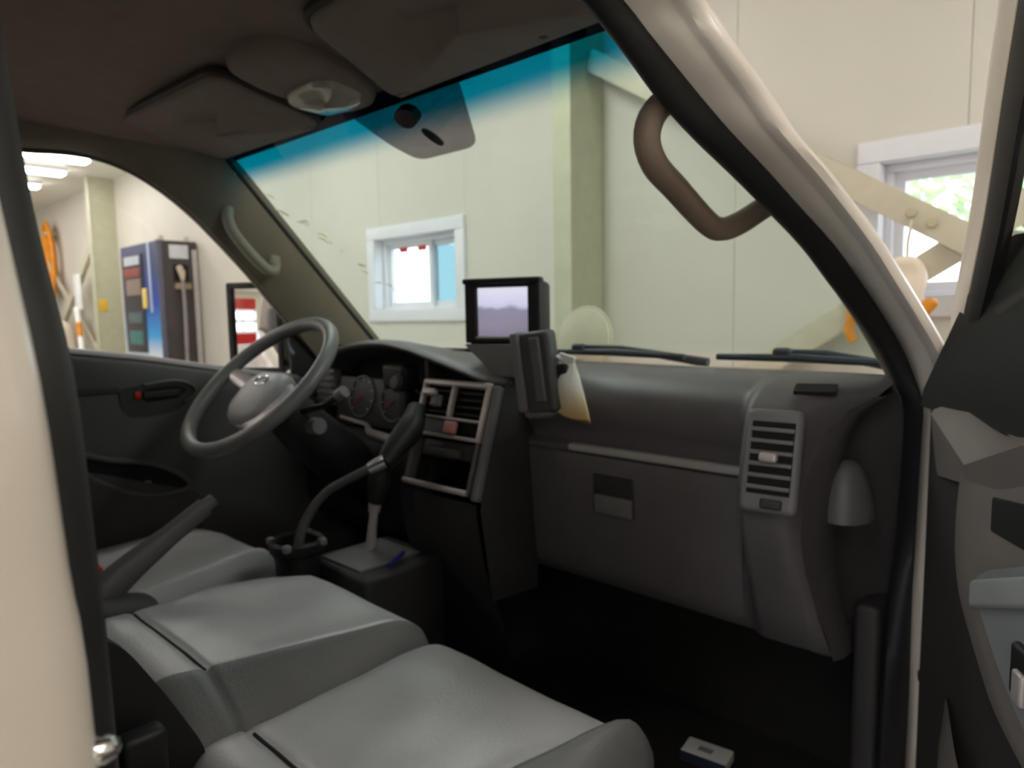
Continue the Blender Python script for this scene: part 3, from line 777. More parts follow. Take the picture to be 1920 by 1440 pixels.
# passenger side vent
VM = frame_M((0.592, 0.975, 1.392), (1, 0.10, 0.0), (-0.02, -0.03, -0.112))
vt = obj('side_vent', rbox((0.030, 0.060, 0.006), (0.080, 0.150, 0.02), 0.012, (3, 3, 1), M=VM), MT['dash_light'], dash)
obj('vent_opening', rbox((0.031, 0.056, -0.004), (0.060, 0.104, 0.004), 0.001, M=VM), MT['cavity'], vt)
for k in range(6):
    obj('vent_slat', rbox((0.031, 0.016 + 0.0165 * k, -0.007), (0.060, 0.0062, 0.006), 0.002, M=VM), MT['dash_light'], vt)
obj('vent_knob', rbox((0.030, 0.056, -0.014), (0.026, 0.014, 0.012), 0.005, M=VM), MT['silver'], vt)
obj('vent_dial', rbox((0.037, 0.121, -0.006), (0.030, 0.014, 0.008), 0.003, M=VM), MT['dash_dark'], vt)
# window defroster slot on the pod's top
g = Geo()
pts = round_poly([(0.0, 0.0), (0.058, 0.0), (0.064, 0.040), (0.006, 0.040)], 0.004)
obj('defroster_slot', prism(pts, 0.006, frame_M((0.630, 1.022, 1.4265), (1, 0.42, 0.0), (-0.42, 1, 0.22)) @ Matrix.Translation((0, 0, -0.003))), MT['cavity'], dash)
# end face of the dashboard beside the open door
secs = []
for e in EE:
    w = Vector((0.738, 1.19, min(e.z, 1.425) if e.z > 1.05 else e.z + 0.05))
    secs.append([e, e.lerp(w, 0.10) + Vector((0.006, 0, 0)), e.lerp(w, 0.30) + Vector((0.002, 0, 0)), e.lerp(w, 0.38) + Vector((-0.008, 0, 0)), e.lerp(w, 0.7) + Vector((-0.012, 0, 0)), w])
ef = obj('end_face', loft(secs), MT['end_face'], dash, angle=60)
rows = []
for i in range(8):
    ph = math.pi / 2 * min(0.985, i / 7)
    rows.append([(0.690 + 0.036 * math.cos(a) * math.cos(ph), 1.088 + 0.050 * math.sin(a) * math.cos(ph), 1.236 + 0.088 * math.sin(ph)) for a in np.linspace(0, 2 * math.pi, 21)[:-1]])
obj('end_dome', loft(rows, ring=True, cap=True), MT['dash'], dash, angle=50)

# driver side hood over the instruments
HL = [(-0.70, 1.08, 1.37), (-0.65, 1.03, 1.41), (-0.57, 1.006, 1.462), (-0.48, 0.997, 1.480), (-0.38, 0.985, 1.489), (-0.30, 0.978, 1.490), (-0.21, 0.969, 1.480), (-0.13, 0.963, 1.465), (-0.02, 0.967, 1.438), (0.04, 0.972, 1.424), (0.085, 1.0, 1.418)]
secs = []
for p in catmull([Vector(q) for q in HL], 4):
    x, y, z = p
    zb = 1.445
    secs.append([(x, 1.245, zb), (x, 1.18, zb * 0.75 + z * 0.25 + 0.004), (x, 1.10, zb * 0.45 + z * 0.55 + 0.006), (x, y + 0.06, zb * 0.12 + z * 0.88 + 0.005), (x, y + 0.022, z + 0.003), (x, y + 0.006, z), (x, y, z - 0.006), (x, y + 0.003, z - 0.013), (x, y + 0.02, z - 0.017), (x, 1.10, z - 0.035)])
obj('instrument_hood', loft(secs), MT['dash'], dash, angle=60)
obj('cluster_back', box(-0.70, -0.15, 1.10, 1.13, 1.18, 1.47), MT['cavity'], dash, smooth=False)
obj('binnacle_floor', loft([[(x, 1.10, 1.255), (x, 1.03, 1.262), (x, 1.01, 1.255), (x, 1.005, 1.235)] for x in np.linspace(-0.70, -0.16, 9)]), MT['dash_dark'], dash)
obj('binnacle_side', box(-0.165, -0.152, 0.985, 1.12, 1.18, 1.47, 0.004), MT['dash_dark'], dash)
obj('knee_panel', loft([[(x, 1.005, 1.240), (x, 0.995, 1.225), (x, 0.99, 1.15), (x, 1.0, 1.05), (x, 1.03, 1.0), (x, 1.10, 0.99), (x, 1.2, 1.02)] for x in np.linspace(-0.72, -0.155, 11)]), MT['dash_dark'], dash, angle=60)
# gauges
GM = frame_M((-0.585, 1.050, 1.425), (1, 0, 0), (0, -0.030, -0.15))
cl = obj('gauge_panel', rbox((0.185, 0.095, 0.006), (0.37, 0.125, 0.012), 0.005, M=GM), mat('dark_gauge_face', (17, 16, 17), 0.55), dash)
for (u, r_) in ((0.11, 0.052), (0.245, 0.052), (0.325, 0.030)):
    obj('gauge_ring', tube([GM @ Vector((u + r_ * math.cos(a), 0.082 + r_ * math.sin(a), -0.003)) for a in np.linspace(0, 2 * math.pi, 25)[:-1]], 0.002, 6, closed=True), MT['dash_light'], cl)
    obj('gauge_needle', tube([GM @ Vector((u, 0.082, -0.004)), GM @ Vector((u - r_ * 0.7, 0.082 + r_ * 0.5, -0.004))], [0.002, 0.0008], 6), MT['red'], cl)
    for k in range(9):
        a = math.pi * (0.75 + 1.5 * k / 8)
        obj('gauge_mark', tube([GM @ Vector((u + r_ * 0.8 * math.cos(a), 0.082 + r_ * 0.8 * math.sin(a), -0.0025)), GM @ Vector((u + r_ * 0.92 * math.cos(a), 0.082 + r_ * 0.92 * math.sin(a), -0.0025))], 0.0011, 4), MT['white'], cl)
obj('cluster_bezel', tube(catmull([(-0.56, 1.022, 1.286), (-0.50, 1.02, 1.281), (-0.44, 1.018, 1.276), (-0.41, 1.008, 1.262), (-0.31, 1.0, 1.254)], 5), [0.004, 0.005, 0.005, 0.010, 0.012], 8), MT['silver'], dash)
# driver's left vent
dv = obj('corner_vent', box(-0.69, -0.60, 1.03, 1.06, 1.31, 1.41, 0.008), MT['dash_light'], dash)
for k in range(5):
    obj('vent_slat', box(-0.685, -0.605, 1.024, 1.032, 1.322 + 0.018 * k, 1.328 + 0.018 * k, 0.002), MT['dash'], dv)

# centre stack
SW, SH = 0.205, 0.230
SM = frame_M((-0.15, 0.978, 1.411), (1, 0, 0), (0, -0.073, -0.215))
stack = obj('centre_stack', Geo().add(*(lambda q: (q.v, q.f))(rbox((SW / 2, 0.062, 0.09), (SW - 0.012, 0.118, 0.12), 0.004, M=SM))), MT['cavity'], dash)
q = rbox((SW / 2, 0.175, 0.15), (SW - 0.012, 0.12, 0.02), 0.002, M=SM)
obj('pocket_back', q, MT['cavity'], dash)
fr_ = obj('stack_frame', rbox((SW / 2, 0.006, 0.0), (SW, 0.014, 0.016), 0.005, M=SM), MT['silver'], dash)
for (u, v, su, sv) in ((0.005, 0.058, 0.010, 0.105), (SW - 0.006, 0.062, 0.012, 0.118), (0.098, 0.043, 0.009, 0.070), (SW / 2, 0.0805, SW, 0.006), (SW / 2, 0.1175, SW, 0.008)):
    obj('frame_bar', rbox((u, v, 0.0), (su, sv, 0.014), 0.0035, M=SM), MT['silver'], fr_)
for (u0, u1) in ((0.011, 0.093), (0.103, 0.192)):
    ve = obj('centre_vent', rbox(((u0 + u1) / 2, 0.045, 0.026), (u1 - u0, 0.066, 0.004), 0.001, M=SM), MT['cavity'], dash)
    for k in range(4):
        obj('vent_slat', rbox(((u0 + u1) / 2, 0.022 + 0.015 * k, 0.014), (u1 - u0, 0.004, 0.014), 0.001, M=SM @ Matrix.Translation((0, 0, 0))), MT['dash_dark'], ve)
obj('vent_lever', rbox((0.036, 0.030, -0.012), (0.034, 0.016, 0.02), 0.006, M=SM), MT['silver'], dash)
obj('vent_flap', rbox((0.052, 0.046, -0.003), (0.030, 0.026, 0.014), 0.006, M=SM), MT['dash_light'], dash)
obj('switch_blank', rbox((0.050, 0.0985, 0.002), (0.085, 0.028, 0.012), 0.003, M=SM), MT['dash_light'], dash)
obj('hazard_switch', rbox((0.112, 0.0985, -0.003), (0.034, 0.026, 0.014), 0.005, M=SM), mat('dull_pink_hazard_button', (206, 140, 138), 0.5), dash)
obj('switch_socket', rbox((0.163, 0.0985, 0.012), (0.055, 0.024, 0.008), 0.002, M=SM), MT['cavity'], dash)
obj('radio_unit', rbox((SW / 2, 0.143, 0.030), (SW - 0.05, 0.036, 0.04), 0.005, M=SM), mat('dark_brown_radio', (58, 52, 50), 0.5), dash)
obj('radio_pod', rbox((SW / 2, 0.151, 0.006), (0.10, 0.018, 0.02), 0.006, M=SM), mat('brown_radio_face', (74, 68, 64), 0.5), dash)
obj('pocket_frame', rbox((0.006, 0.173, 0.01), (0.008, 0.105, 0.03), 0.003, M=SM), MT['dash'], dash)
obj('pocket_frame', rbox((SW - 0.006, 0.173, 0.01), (0.008, 0.105, 0.03), 0.003, M=SM), MT['dash'], dash)
obj('pocket_lip', rbox((SW / 2, 0.2225, -0.002), (SW - 0.01, 0.012, 0.022), 0.005, M=SM), MT['silver'], dash)
obj('stack_side_trim', rbox((SW + 0.012, 0.118, 0.012), (0.018, 0.232, 0.03), 0.006, M=SM), MT['dash_light'], dash)
rows = []
for z in np.linspace(1.415, 0.98, 10):
    yn = 0.985 - (1.411 - z) * 0.34 if z > 1.18 else 0.907 + (1.18 - z) * 0.15
    rows.append([(-0.168, 1.1, z), (-0.168, yn + 0.03, z)] if False else [(0.078, yn + 0.004, z), (0.086, yn + 0.03, z), (0.093, min(1.04, yn + 0.09), z), (0.098, 1.055, z)])
obj('stack_side_wall', loft(rows), MT['dash_dark'], dash, angle=60)
obj('stack_left_wall', loft([[(-0.152, 0.985 - (1.411 - z) * 0.34, z), (-0.16, 1.1, z)] for z in (1.41, 1.30, 1.19)]), MT['dash_dark'], dash)
obj('stack_foot', loft([[(x, 0.900, 1.185), (x, 0.90, 1.16), (x, 0.92, 1.05), (x, 0.96, 0.95), (x, 1.0, 0.80)] for x in (-0.155, -0.05, 0.08)]), MT['dash_dark'], dash, angle=60)

# ------------------------------------------------------------------ steering wheel and column
WC = Vector((-0.39, 0.714, 1.41))
wu = Vector((1, 0, 0)); wv = Vector((0, math.cos(math.radians(42)), math.sin(math.radians(42)))); wn = wu.cross(wv)
if wn.z < 0: wn = -wn
WM = Matrix(((wu.x, wv.x, wn.x, WC.x), (wu.y, wv.y, wn.y, WC.y), (wu.z, wv.z, wn.z, WC.z), (0, 0, 0, 1)))
sw_ = thing('steering_wheel', 'grey leather steering wheel with a padded hub on the driver side', 'steering wheel', tuple(WC))
obj('rim', tube([WM @ Vector((0.1855 * math.cos(a), 0.1855 * math.sin(a), 0)) for a in np.linspace(0, 2 * math.pi, 65)[:-1]], 0.0158, 14, closed=True), MT['wheel'], sw_, angle=80)
hubpoly = round_poly([(-0.082, 0.018), (-0.058, 0.062), (0.058, 0.062), (0.082, 0.018), (0.066, -0.052), (0.035, -0.078), (-0.035, -0.078), (-0.066, -0.052)], 0.028)
def scale_poly(p, s, dy=0.0): return [(x * s, y * s + dy) for x, y in p]
rows = [[WM @ Vector((x, y, z)) for x, y in scale_poly(hubpoly, s * 1.0, -0.018)] for s, z in ((0.80, -0.060), (1.0, -0.040), (1.03, -0.026), (0.97, -0.012), (0.84, -0.003), (0.45, 0.001), (0.02, 0.002))]
hub = obj('horn_pad', loft(rows, ring=True, cap=True), MT['hub'], sw_, angle=50)
obj('emblem', tube([WM @ Vector((0.022 * math.cos(a), 0.008 + 0.013 * math.sin(a), 0.001)) for a in np.linspace(0, 2 * math.pi, 21)[:-1]], 0.0028, 6, closed=True), MT['chrome'], hub)
rows = [[WM @ Vector((x + 0.030, y, z)) for x, y in scale_poly(hubpoly, s * 0.92, -0.030)] for s, z in ((0.9, -0.050), (1.02, -0.036), (1.0, -0.024), (0.85, -0.018), (0.02, -0.016))]
obj('hub_plate', loft(rows, ring=True, cap=True), MT['silver'], sw_, angle=50)
for ang, wd in ((-8, 0.040), (172, 0.027)):
    a = math.radians(ang); d = Vector((math.cos(a), math.sin(a), 0))
    pts = [WM @ (d * r_ + Vector((0, 0, z))) for r_, z in ((0.055, -0.042), (0.09, -0.038), (0.13, -0.024), (0.178, -0.004))]
    obj('spoke', tube(pts, [wd * 0.9, wd * 0.9, wd * 0.75, wd * 0.6], 10, squash=(tuple(wn), 0.34)), MT['silver'], sw_)
rows = []
for t, r_ in ((0.055, 0.055), (0.09, 0.062), (0.16, 0.07), (0.26, 0.075), (0.40, 0.06)):
    c = WC - wn * t + Vector((0, 0.02, 0)) * (t > 0.2)
    rows.append([c + wu * r_ * math.cos(a) + wv * r_ * 0.85 * math.sin(a) for a in np.linspace(0, 2 * math.pi, 19)[:-1]])
col_ = thing('steering_column', 'black steering column shroud behind the steering wheel', 'steering column', tuple(WC - wn * 0.3))
obj('shroud', loft(rows, ring=True, cap=True), MT['black'], col_, angle=60)
sk = obj('wiper_stalk', tube([(-0.34, 0.775, 1.345), (-0.28, 0.80, 1.360), (-0.235, 0.81, 1.386)], [0.008, 0.007, 0.009], 10), MT['black'], col_)
obj('stalk_tip', tube([(-0.24, 0.809, 1.383), (-0.222, 0.815, 1.394)], [0.013, 0.014], 10), MT['dash_light'], col_)
obj('indicator_stalk', tube([(-0.44, 0.775, 1.345), (-0.52, 0.79, 1.355), (-0.57, 0.80, 1.37)], [0.008, 0.007, 0.010], 10), MT['black'], col_)
obj('ignition_barrel', tube([(-0.335, 0.80, 1.31), (-0.30, 0.80, 1.315)], [0.02, 0.018], 12), MT['dash_light'], col_)

# ------------------------------------------------------------------ seats
def wrinkle(x, y, s=0.0065):
    return s * (noise.noise(Vector((x * 6, y * 6, 1.3))) + 0.5 * noise.noise(Vector((x * 14, y * 9, 4.1))))

def cushion(name_, label, x0, x1, y0, y1, ztop, th, extra, seam_y, side=None):
    t = thing(name_, label, 'seat', ((x0 + x1) / 2, (y0 + y1) / 2, ztop - th))
    cx, cy, cz = (x0 + x1) / 2, (y0 + y1) / 2, ztop - th / 2
    def fn(x, y, z):
        X, Y = x + cx, y + cy
        top = max(0.0, z / (th / 2))
        dz = wrinkle(X, Y) * top
        dz += -0.007 * math.exp(-((Y - seam_y) / 0.0045) ** 2) * top
        dx, dy, d2 = extra(X, Y, top)
        return (x + dx, y + dy, z + dz + d2)
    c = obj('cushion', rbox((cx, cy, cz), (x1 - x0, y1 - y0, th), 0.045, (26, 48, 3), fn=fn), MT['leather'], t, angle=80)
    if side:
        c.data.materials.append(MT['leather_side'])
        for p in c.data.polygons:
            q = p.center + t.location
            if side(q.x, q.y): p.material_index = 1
    return t

# passenger seat
def ex_pass(X, Y, top):
    d = 0.0
    g_ = 0.5065
    d -= 0.010 * math.exp(-((X - g_) / 0.012) ** 2) * top
    d += 0.020 * math.exp(-((X - g_ - 0.035) / 0.030) ** 2) * top * (0.5 + 0.5 * min(1, max(0, (Y - 0.2) / 0.3)))
    d -= 0.014 * max(0, (Y - 0.60) / 0.095) ** 2 * top
    return 0.30 * (Y - 0.48) * float(np.interp(X, [0.25, g_, 0.60], [0, 1, 0])), 0, d
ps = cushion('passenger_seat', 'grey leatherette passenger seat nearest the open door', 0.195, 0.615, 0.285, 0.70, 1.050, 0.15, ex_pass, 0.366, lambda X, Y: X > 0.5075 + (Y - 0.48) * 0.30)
obj('seat_base', box(0.22, 0.60, 0.10, 0.62, 0.72, 0.90, 0.02), MT['black'], ps)
obj('recliner_cover', prism(round_poly([(0.315, 1.04), (0.272, 1.13), (0.228, 1.21), (0.16, 1.245), (0.06, 1.25), (0.06, 0.93), (0.30, 0.93)], 0.03), 0.022, Matrix.Translation((0.205, 0, 0)) @ Matrix(((0, 0, 1, 0), (1, 0, 0, 0), (0, 1, 0, 0), (0, 0, 0, 1)))), MT['black'], ps)
obj('hinge_cover', box(0.23, 0.60, 0.10, 0.30, 0.90, 1.015, 0.03), MT['black'], ps)
obj('seam', tube([(x, 0.366, 1.046 + wrinkle(x, 0.366)) for x in np.linspace(0.235, 0.50, 12)], 0.0022, 6), MT['seam'], ps)
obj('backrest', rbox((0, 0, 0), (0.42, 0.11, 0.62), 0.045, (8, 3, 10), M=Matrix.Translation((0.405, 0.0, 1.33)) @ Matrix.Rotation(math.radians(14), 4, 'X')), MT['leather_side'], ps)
# middle seat
def ex_mid(X, Y, top):
    xs = 0.123
    d = -0.62 * max(0, X - xs) * top
    d -= 0.010 * max(0, (Y - 0.60) / 0.075) ** 2 * top
    l = max(0, -0.10 - X) / 0.1 * max(0, (Y - 0.50) / 0.17)
    return 0.30 * (Y - 0.44) * float(np.interp(X, [-0.1, xs, 0.205], [0, 1, 0.15])), -0.06 * l, d - 0.02 * l * top
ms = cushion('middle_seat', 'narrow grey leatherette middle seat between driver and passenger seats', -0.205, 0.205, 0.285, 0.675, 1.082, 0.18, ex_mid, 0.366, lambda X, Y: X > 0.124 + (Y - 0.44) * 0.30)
obj('seat_base', box(-0.17, 0.18, 0.14, 0.60, 0.72, 0.91, 0.02), MT['black'], ms)
obj('seam', tube([(x, 0.366, 1.078 + wrinkle(x, 0.366)) for x in np.linspace(-0.165, 0.10, 12)], 0.0022, 6), MT['seam'], ms)
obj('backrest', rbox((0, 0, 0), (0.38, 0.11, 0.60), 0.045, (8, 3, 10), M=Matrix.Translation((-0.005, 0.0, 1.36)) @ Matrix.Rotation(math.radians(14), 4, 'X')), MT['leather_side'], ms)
# driver seat
def ex_drv(X, Y, top):
    d = -0.03 * max(0, (Y - 0.64) / 0.10) ** 2 * top
    d -= 0.008 * math.exp(-((X + 0.335) / 0.010) ** 2) * top
    d += 0.014 * math.exp(-((X + 0.305) / 0.022) ** 2) * top
    return -max(0, X + 0.46) / 0.185 * max(0, Y - 0.42) * 0.36, 0, d
ds = cushion('driver_seat', 'grey leatherette driver seat behind the steering wheel', -0.70, -0.275, 0.14, 0.735, 1.050, 0.15, ex_drv, 0.30)
obj('seat_base', box(-0.67, -0.30, 0.16, 0.64, 0.72, 0.91, 0.02), MT['black'], ds)
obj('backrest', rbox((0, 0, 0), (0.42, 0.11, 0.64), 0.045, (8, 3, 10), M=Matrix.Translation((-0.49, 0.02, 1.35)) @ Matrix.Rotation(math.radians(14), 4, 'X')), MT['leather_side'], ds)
# belt buckles
bk = thing('seat_belt_buckle', 'black seat belt buckle standing behind the passenger cushion', 'buckle', (0.29, 0.25, 1.05))
obj('buckle_stalk', tube([(0.30, 0.27, 0.92), (0.285, 0.245, 1.0), (0.27, 0.235, 1.06)], [0.022, 0.02, 0.02], 10, squash=((1, 0, 0), 0.5)), MT['black'], bk)
obj('buckle_body', rbox((0.262, 0.232, 1.085), (0.028, 0.045, 0.075), 0.008), MT['black'], bk)
bk = thing('seat_belt_buckle', 'red topped seat belt buckle beside the handbrake', 'buckle', (-0.30, 0.33, 1.05))
obj('buckle_body', rbox((-0.305, 0.335, 1.085), (0.03, 0.05, 0.075), 0.008), MT['black'], bk)
obj('release_button', rbox((-0.303, 0.352, 1.122), (0.024, 0.020, 0.012), 0.004), mat('red_release_button', (220, 60, 44), 0.4), bk)
# handbrake
hbk = thing('handbrake', 'taupe handbrake lever raised between driver and middle seats', 'handbrake', (-0.245, 0.36, 1.0))
obj('lever', tube([(-0.25, 0.330, 1.085), (-0.25, 0.395, 1.130), (-0.25, 0.46, 1.168), (-0.25, 0.525, 1.206)], [0.032, 0.026, 0.020, 0.019], 12, squash=((1, 0, 0), 0.7)), MT['dash'], hbk)
obj('release_button', tube([(-0.25, 0.523, 1.205), (-0.25, 0.541, 1.216)], [0.013, 0.012], 10), MT['dash'], hbk)
obj('lever_cover', rbox((-0.24, 0.33, 1.055), (0.062, 0.20, 0.09), 0.03, (3, 6, 3), fn=lambda x, y, z: (x, y, z - 0.25 * max(0, y) * (z > 0))), MT['door_in'], hbk)
# gear lever console
gc = thing('gear_lever', 'gear lever with a pale shaft and black knob on a grey console box', 'gear lever', (-0.16, 0.84, 0.72))
obj('console_box', rbox((-0.155, 0.835, 0.885), (0.20, 0.20, 0.33), 0.012, (1, 1, 1)), MT['dash_dark'], gc)
obj('console_plate', rbox((-0.165, 0.825, 1.0525), (0.14, 0.15, 0.006), 0.002), MT['dash_light'], gc)
obj('shaft', tube([(-0.190, 0.842, 1.05), (-0.186, 0.846, 1.10), (-0.180, 0.850, 1.147)], [0.012, 0.0095, 0.009], 10), MT['silver'], gc)
obj('collar', tube([(-0.182, 0.849, 1.135), (-0.177, 0.852, 1.165)], [0.012, 0.016], 10), MT['silver'], gc)
obj('knob', tube([(-0.178, 0.852, 1.155), (-0.172, 0.856, 1.19), (-0.167, 0.859, 1.225), (-0.165, 0.86, 1.24)], [0.016, 0.024, 0.024, 0.012], 12), MT['black'], gc)
tag(obj('pen', tube([(-0.07, 0.80, 1.058), (-0.10, 0.86, 1.062)], 0.005, 8), mat('blue_pen', (40, 44, 120), 0.4)), 'small blue pen lying on the gear console', 'pen')
# cup holder with gooseneck mount
cp = thing('cup_holder', 'round black cup holder in front of the middle seat', 'cup holder', (-0.24, 0.70, 0.95))
obj('cup', lathe([(0.0, 0.95), (0.040, 0.95), (0.045, 1.09), (0.047, 1.09), (0.047, 1.075), (0.054, 1.08), (0.056, 1.098), (0.050, 1.104), (0.042, 1.100), (0.040, 0.98), (0.0, 0.975)], 28, M=Matrix.Translation((-0.24, 0.70, 0))), MT['black'], cp)
for a in (0.6, 2.2, 3.9, 5.4):
    obj('rim_clip', rbox((-0.24 + 0.054 * math.cos(a), 0.70 + 0.054 * math.sin(a), 1.098), (0.016, 0.016, 0.016), 0.005), MT['dash_light'], cp)
obj('cup_post', box(-0.275, -0.225, 0.68, 0.72, 0.72, 0.952, 0.006), MT['black'], cp)
gn = thing('gooseneck_mount', 'black gooseneck device mount arching from the cup holder', 'device mount', (-0.25, 0.70, 1.0))
obj('gooseneck', tube(catmull([(-0.245, 0.70, 0.985), (-0.245, 0.705, 1.08), (-0.24, 0.725, 1.14), (-0.215, 0.755, 1.19), (-0.165, 0.79, 1.225), (-0.11, 0.82, 1.256)], 6), [0.011, 0.011, 0.010, 0.009, 0.009, 0.009], 10), MT['door_in'], gn)
obj('chrome_joint', tube([(-0.130, 0.808, 1.245), (-0.100, 0.826, 1.262)], [0.013, 0.015], 12), MT['chrome'], gn)
obj('mount_arm', tube(catmull([(-0.105, 0.824, 1.255), (-0.108, 0.86, 1.285), (-0.11, 0.90, 1.32), (-0.125, 0.93, 1.355)], 4), [0.018, 0.026, 0.028, 0.02], 10), MT['black'], gn)

# ------------------------------------------------------------------ things on the dashboard
mo = thing('dash_monitor', 'black boxy monitor with a pale screen standing on the dash centre', 'monitor', (0.06, 1.05, 1.43))
MM = frame_M((-0.044, 1.0, 1.618), (0.927, 0.375, 0), (0.0, 0.0, -0.125))
obj('shell', rbox((0.082, 0.066, 0.050), (0.164, 0.132, 0.085), 0.010, (2, 2, 2), fn=lambda x, y, z: (x * (1 - 1.6 * max(0, z + 0.01)), y * (1 - 1.2 * max(0, z + 0.01)), z), M=MM), MT['black'], mo)
obj('bezel', rbox((0.082, 0.001, 0.004), (0.170, 0.012, 0.030), 0.005, M=MM), MT['black'], mo)
scr = bpy.data.materials.new('monitor_screen_gradient'); scr.use_nodes = True  # emissive gradient on the screen: lilac-grey below, near white above
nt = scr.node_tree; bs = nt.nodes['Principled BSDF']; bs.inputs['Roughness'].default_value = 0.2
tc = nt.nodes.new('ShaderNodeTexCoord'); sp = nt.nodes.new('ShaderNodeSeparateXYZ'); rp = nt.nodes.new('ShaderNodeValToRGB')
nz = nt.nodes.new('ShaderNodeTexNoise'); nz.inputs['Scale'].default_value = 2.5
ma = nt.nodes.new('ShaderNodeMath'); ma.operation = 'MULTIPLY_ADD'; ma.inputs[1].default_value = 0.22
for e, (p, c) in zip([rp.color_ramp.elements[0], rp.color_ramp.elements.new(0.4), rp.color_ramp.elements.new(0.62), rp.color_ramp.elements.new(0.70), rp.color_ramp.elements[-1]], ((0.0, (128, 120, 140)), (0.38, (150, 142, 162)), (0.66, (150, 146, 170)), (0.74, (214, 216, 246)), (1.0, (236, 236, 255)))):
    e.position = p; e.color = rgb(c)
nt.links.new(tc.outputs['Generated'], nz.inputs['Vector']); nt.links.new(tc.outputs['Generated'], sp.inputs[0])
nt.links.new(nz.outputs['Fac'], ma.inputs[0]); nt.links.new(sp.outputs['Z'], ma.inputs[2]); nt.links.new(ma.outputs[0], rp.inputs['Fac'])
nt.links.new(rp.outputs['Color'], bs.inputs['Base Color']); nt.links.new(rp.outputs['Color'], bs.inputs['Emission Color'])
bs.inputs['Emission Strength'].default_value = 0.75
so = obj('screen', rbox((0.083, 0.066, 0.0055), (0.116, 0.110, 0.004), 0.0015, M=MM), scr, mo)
for r in ((0.083, 0.0095, 0.12, 0.010), (0.083, 0.1225, 0.12, 0.010), (0.0135, 0.066, 0.027, 0.124), (0.152, 0.066, 0.027, 0.124)):
    obj('screen_surround', rbox((r[0], r[1], 0.002), (r[2], r[3], 0.014), 0.004, M=MM), MT['black'], mo)
obj('inner_lip', rbox((0.083, 0.1165, 0.000), (0.118, 0.005, 0.010), 0.002, M=MM), MT['silver'], mo)
obj('stand', prism(round_poly([(-0.052, 1.488), (0.120, 1.488), (0.120, 1.426), (0.035, 1.424), (0.000, 1.452)], 0.008), 0.07, Matrix.Translation((0, 1.07, 0)) @ Matrix.Rotation(math.pi / 2, 4, 'X')), MT['dash_light'], mo)
# radio handset leaning by the monitor
hs = thing('radio_handset', 'charcoal slab shaped handset leaning on the dash right of the monitor', 'handset', (0.15, 0.94, 1.37))
HM = frame_M((0.150, 0.945, 1.512), (1, 0.30, 0.12), (-0.062, -0.015, -0.145))
obj('body', rbox((0.031, 0.075, 0.022), (0.062, 0.152, 0.045), 0.010, (2, 3, 2), M=HM), mat('charcoal_handset_plastic', (64, 64, 66), 0.5, bump=0.1), hs)
obj('side_cap', rbox((-0.006, 0.072, 0.016), (0.020, 0.150, 0.040), 0.007, M=HM), MT['dash_light'], hs)
obj('grip_rib', rbox((0.034, 0.070, -0.002), (0.020, 0.12, 0.008), 0.003, M=HM), MT['dash'], hs)
obj('mount_foot', rbox((0.02, 0.146, 0.035), (0.06, 0.03, 0.06), 0.010, M=HM), MT['dash_light'], hs)
obj('clip', rbox((0.070, 0.085, 0.035), (0.030, 0.040, 0.03), 0.008, M=HM), MT['black'], hs)
# air freshener pouch
pc = thing('scent_pouch', 'small yellow and white paper pouch hanging beside the handset', 'pouch', (0.22, 1.01, 1.345))
PM = frame_M((0.204, 1.000, 1.466), (0.93, 0.15, -0.25), (0.10, 0.0, -1))
m_po = gradient_mat('cream_to_yellow_pouch_paper', [(0.0, (222, 172, 92)), (0.35, (226, 204, 164)), (0.8, (236, 232, 228))], 'Z', 1.345 - 1.345, 1.44 - 1.345, 0.6)
rows = []
for t in np.linspace(0, 1, 9):
    w = 0.010 + 0.038 * (t ** 0.8); cxp = 0.026 + 0.022 * t; th_ = 0.003 + 0.016 * math.sin(math.pi * min(1, t * 0.95 + 0.02))
    rows.append([PM @ Vector((cxp + w * math.cos(a), 0.096 * t + 0.004 * math.sin(3 * a), th_ * math.sin(a))) for a in np.linspace(0, 2 * math.pi, 19)[:-1]])
obj('pouch_body', loft(rows, ring=True, cap=True), m_po, pc)
obj('pouch_neck', rbox((0.018, -0.004, 0), (0.034, 0.016, 0.008), 0.003, M=PM), MT['white'], pc)
obj('hanging_loop', tube([PM @ Vector((0.015, 0.0, 0)), PM @ Vector((-0.01, -0.005, -0.01))], 0.003, 6), MT['white'], pc)
# small black gadget on the cluster
gd = thing('dash_gadget', 'small black gadget with a round knob under the instrument hood', 'gadget', (-0.26, 1.0, 1.37))
obj('gadget_body', rbox((-0.275, 1.005, 1.408), (0.085, 0.05, 0.06), 0.012), MT['black'], gd)
obj('gadget_knob', lathe([(0.0, 0.0), (0.02, 0.0), (0.022, 0.012), (0.015, 0.02), (0.0, 0.022)], 18, M=Matrix.Translation((-0.245, 0.980, 1.395)) @ Matrix.Rotation(math.radians(75), 4, 'X')), MT['dash_dark'], gd)
obj('gadget_foot', rbox((-0.275, 1.02, 1.34), (0.03, 0.03, 0.10), 0.006), MT['black'], gd)

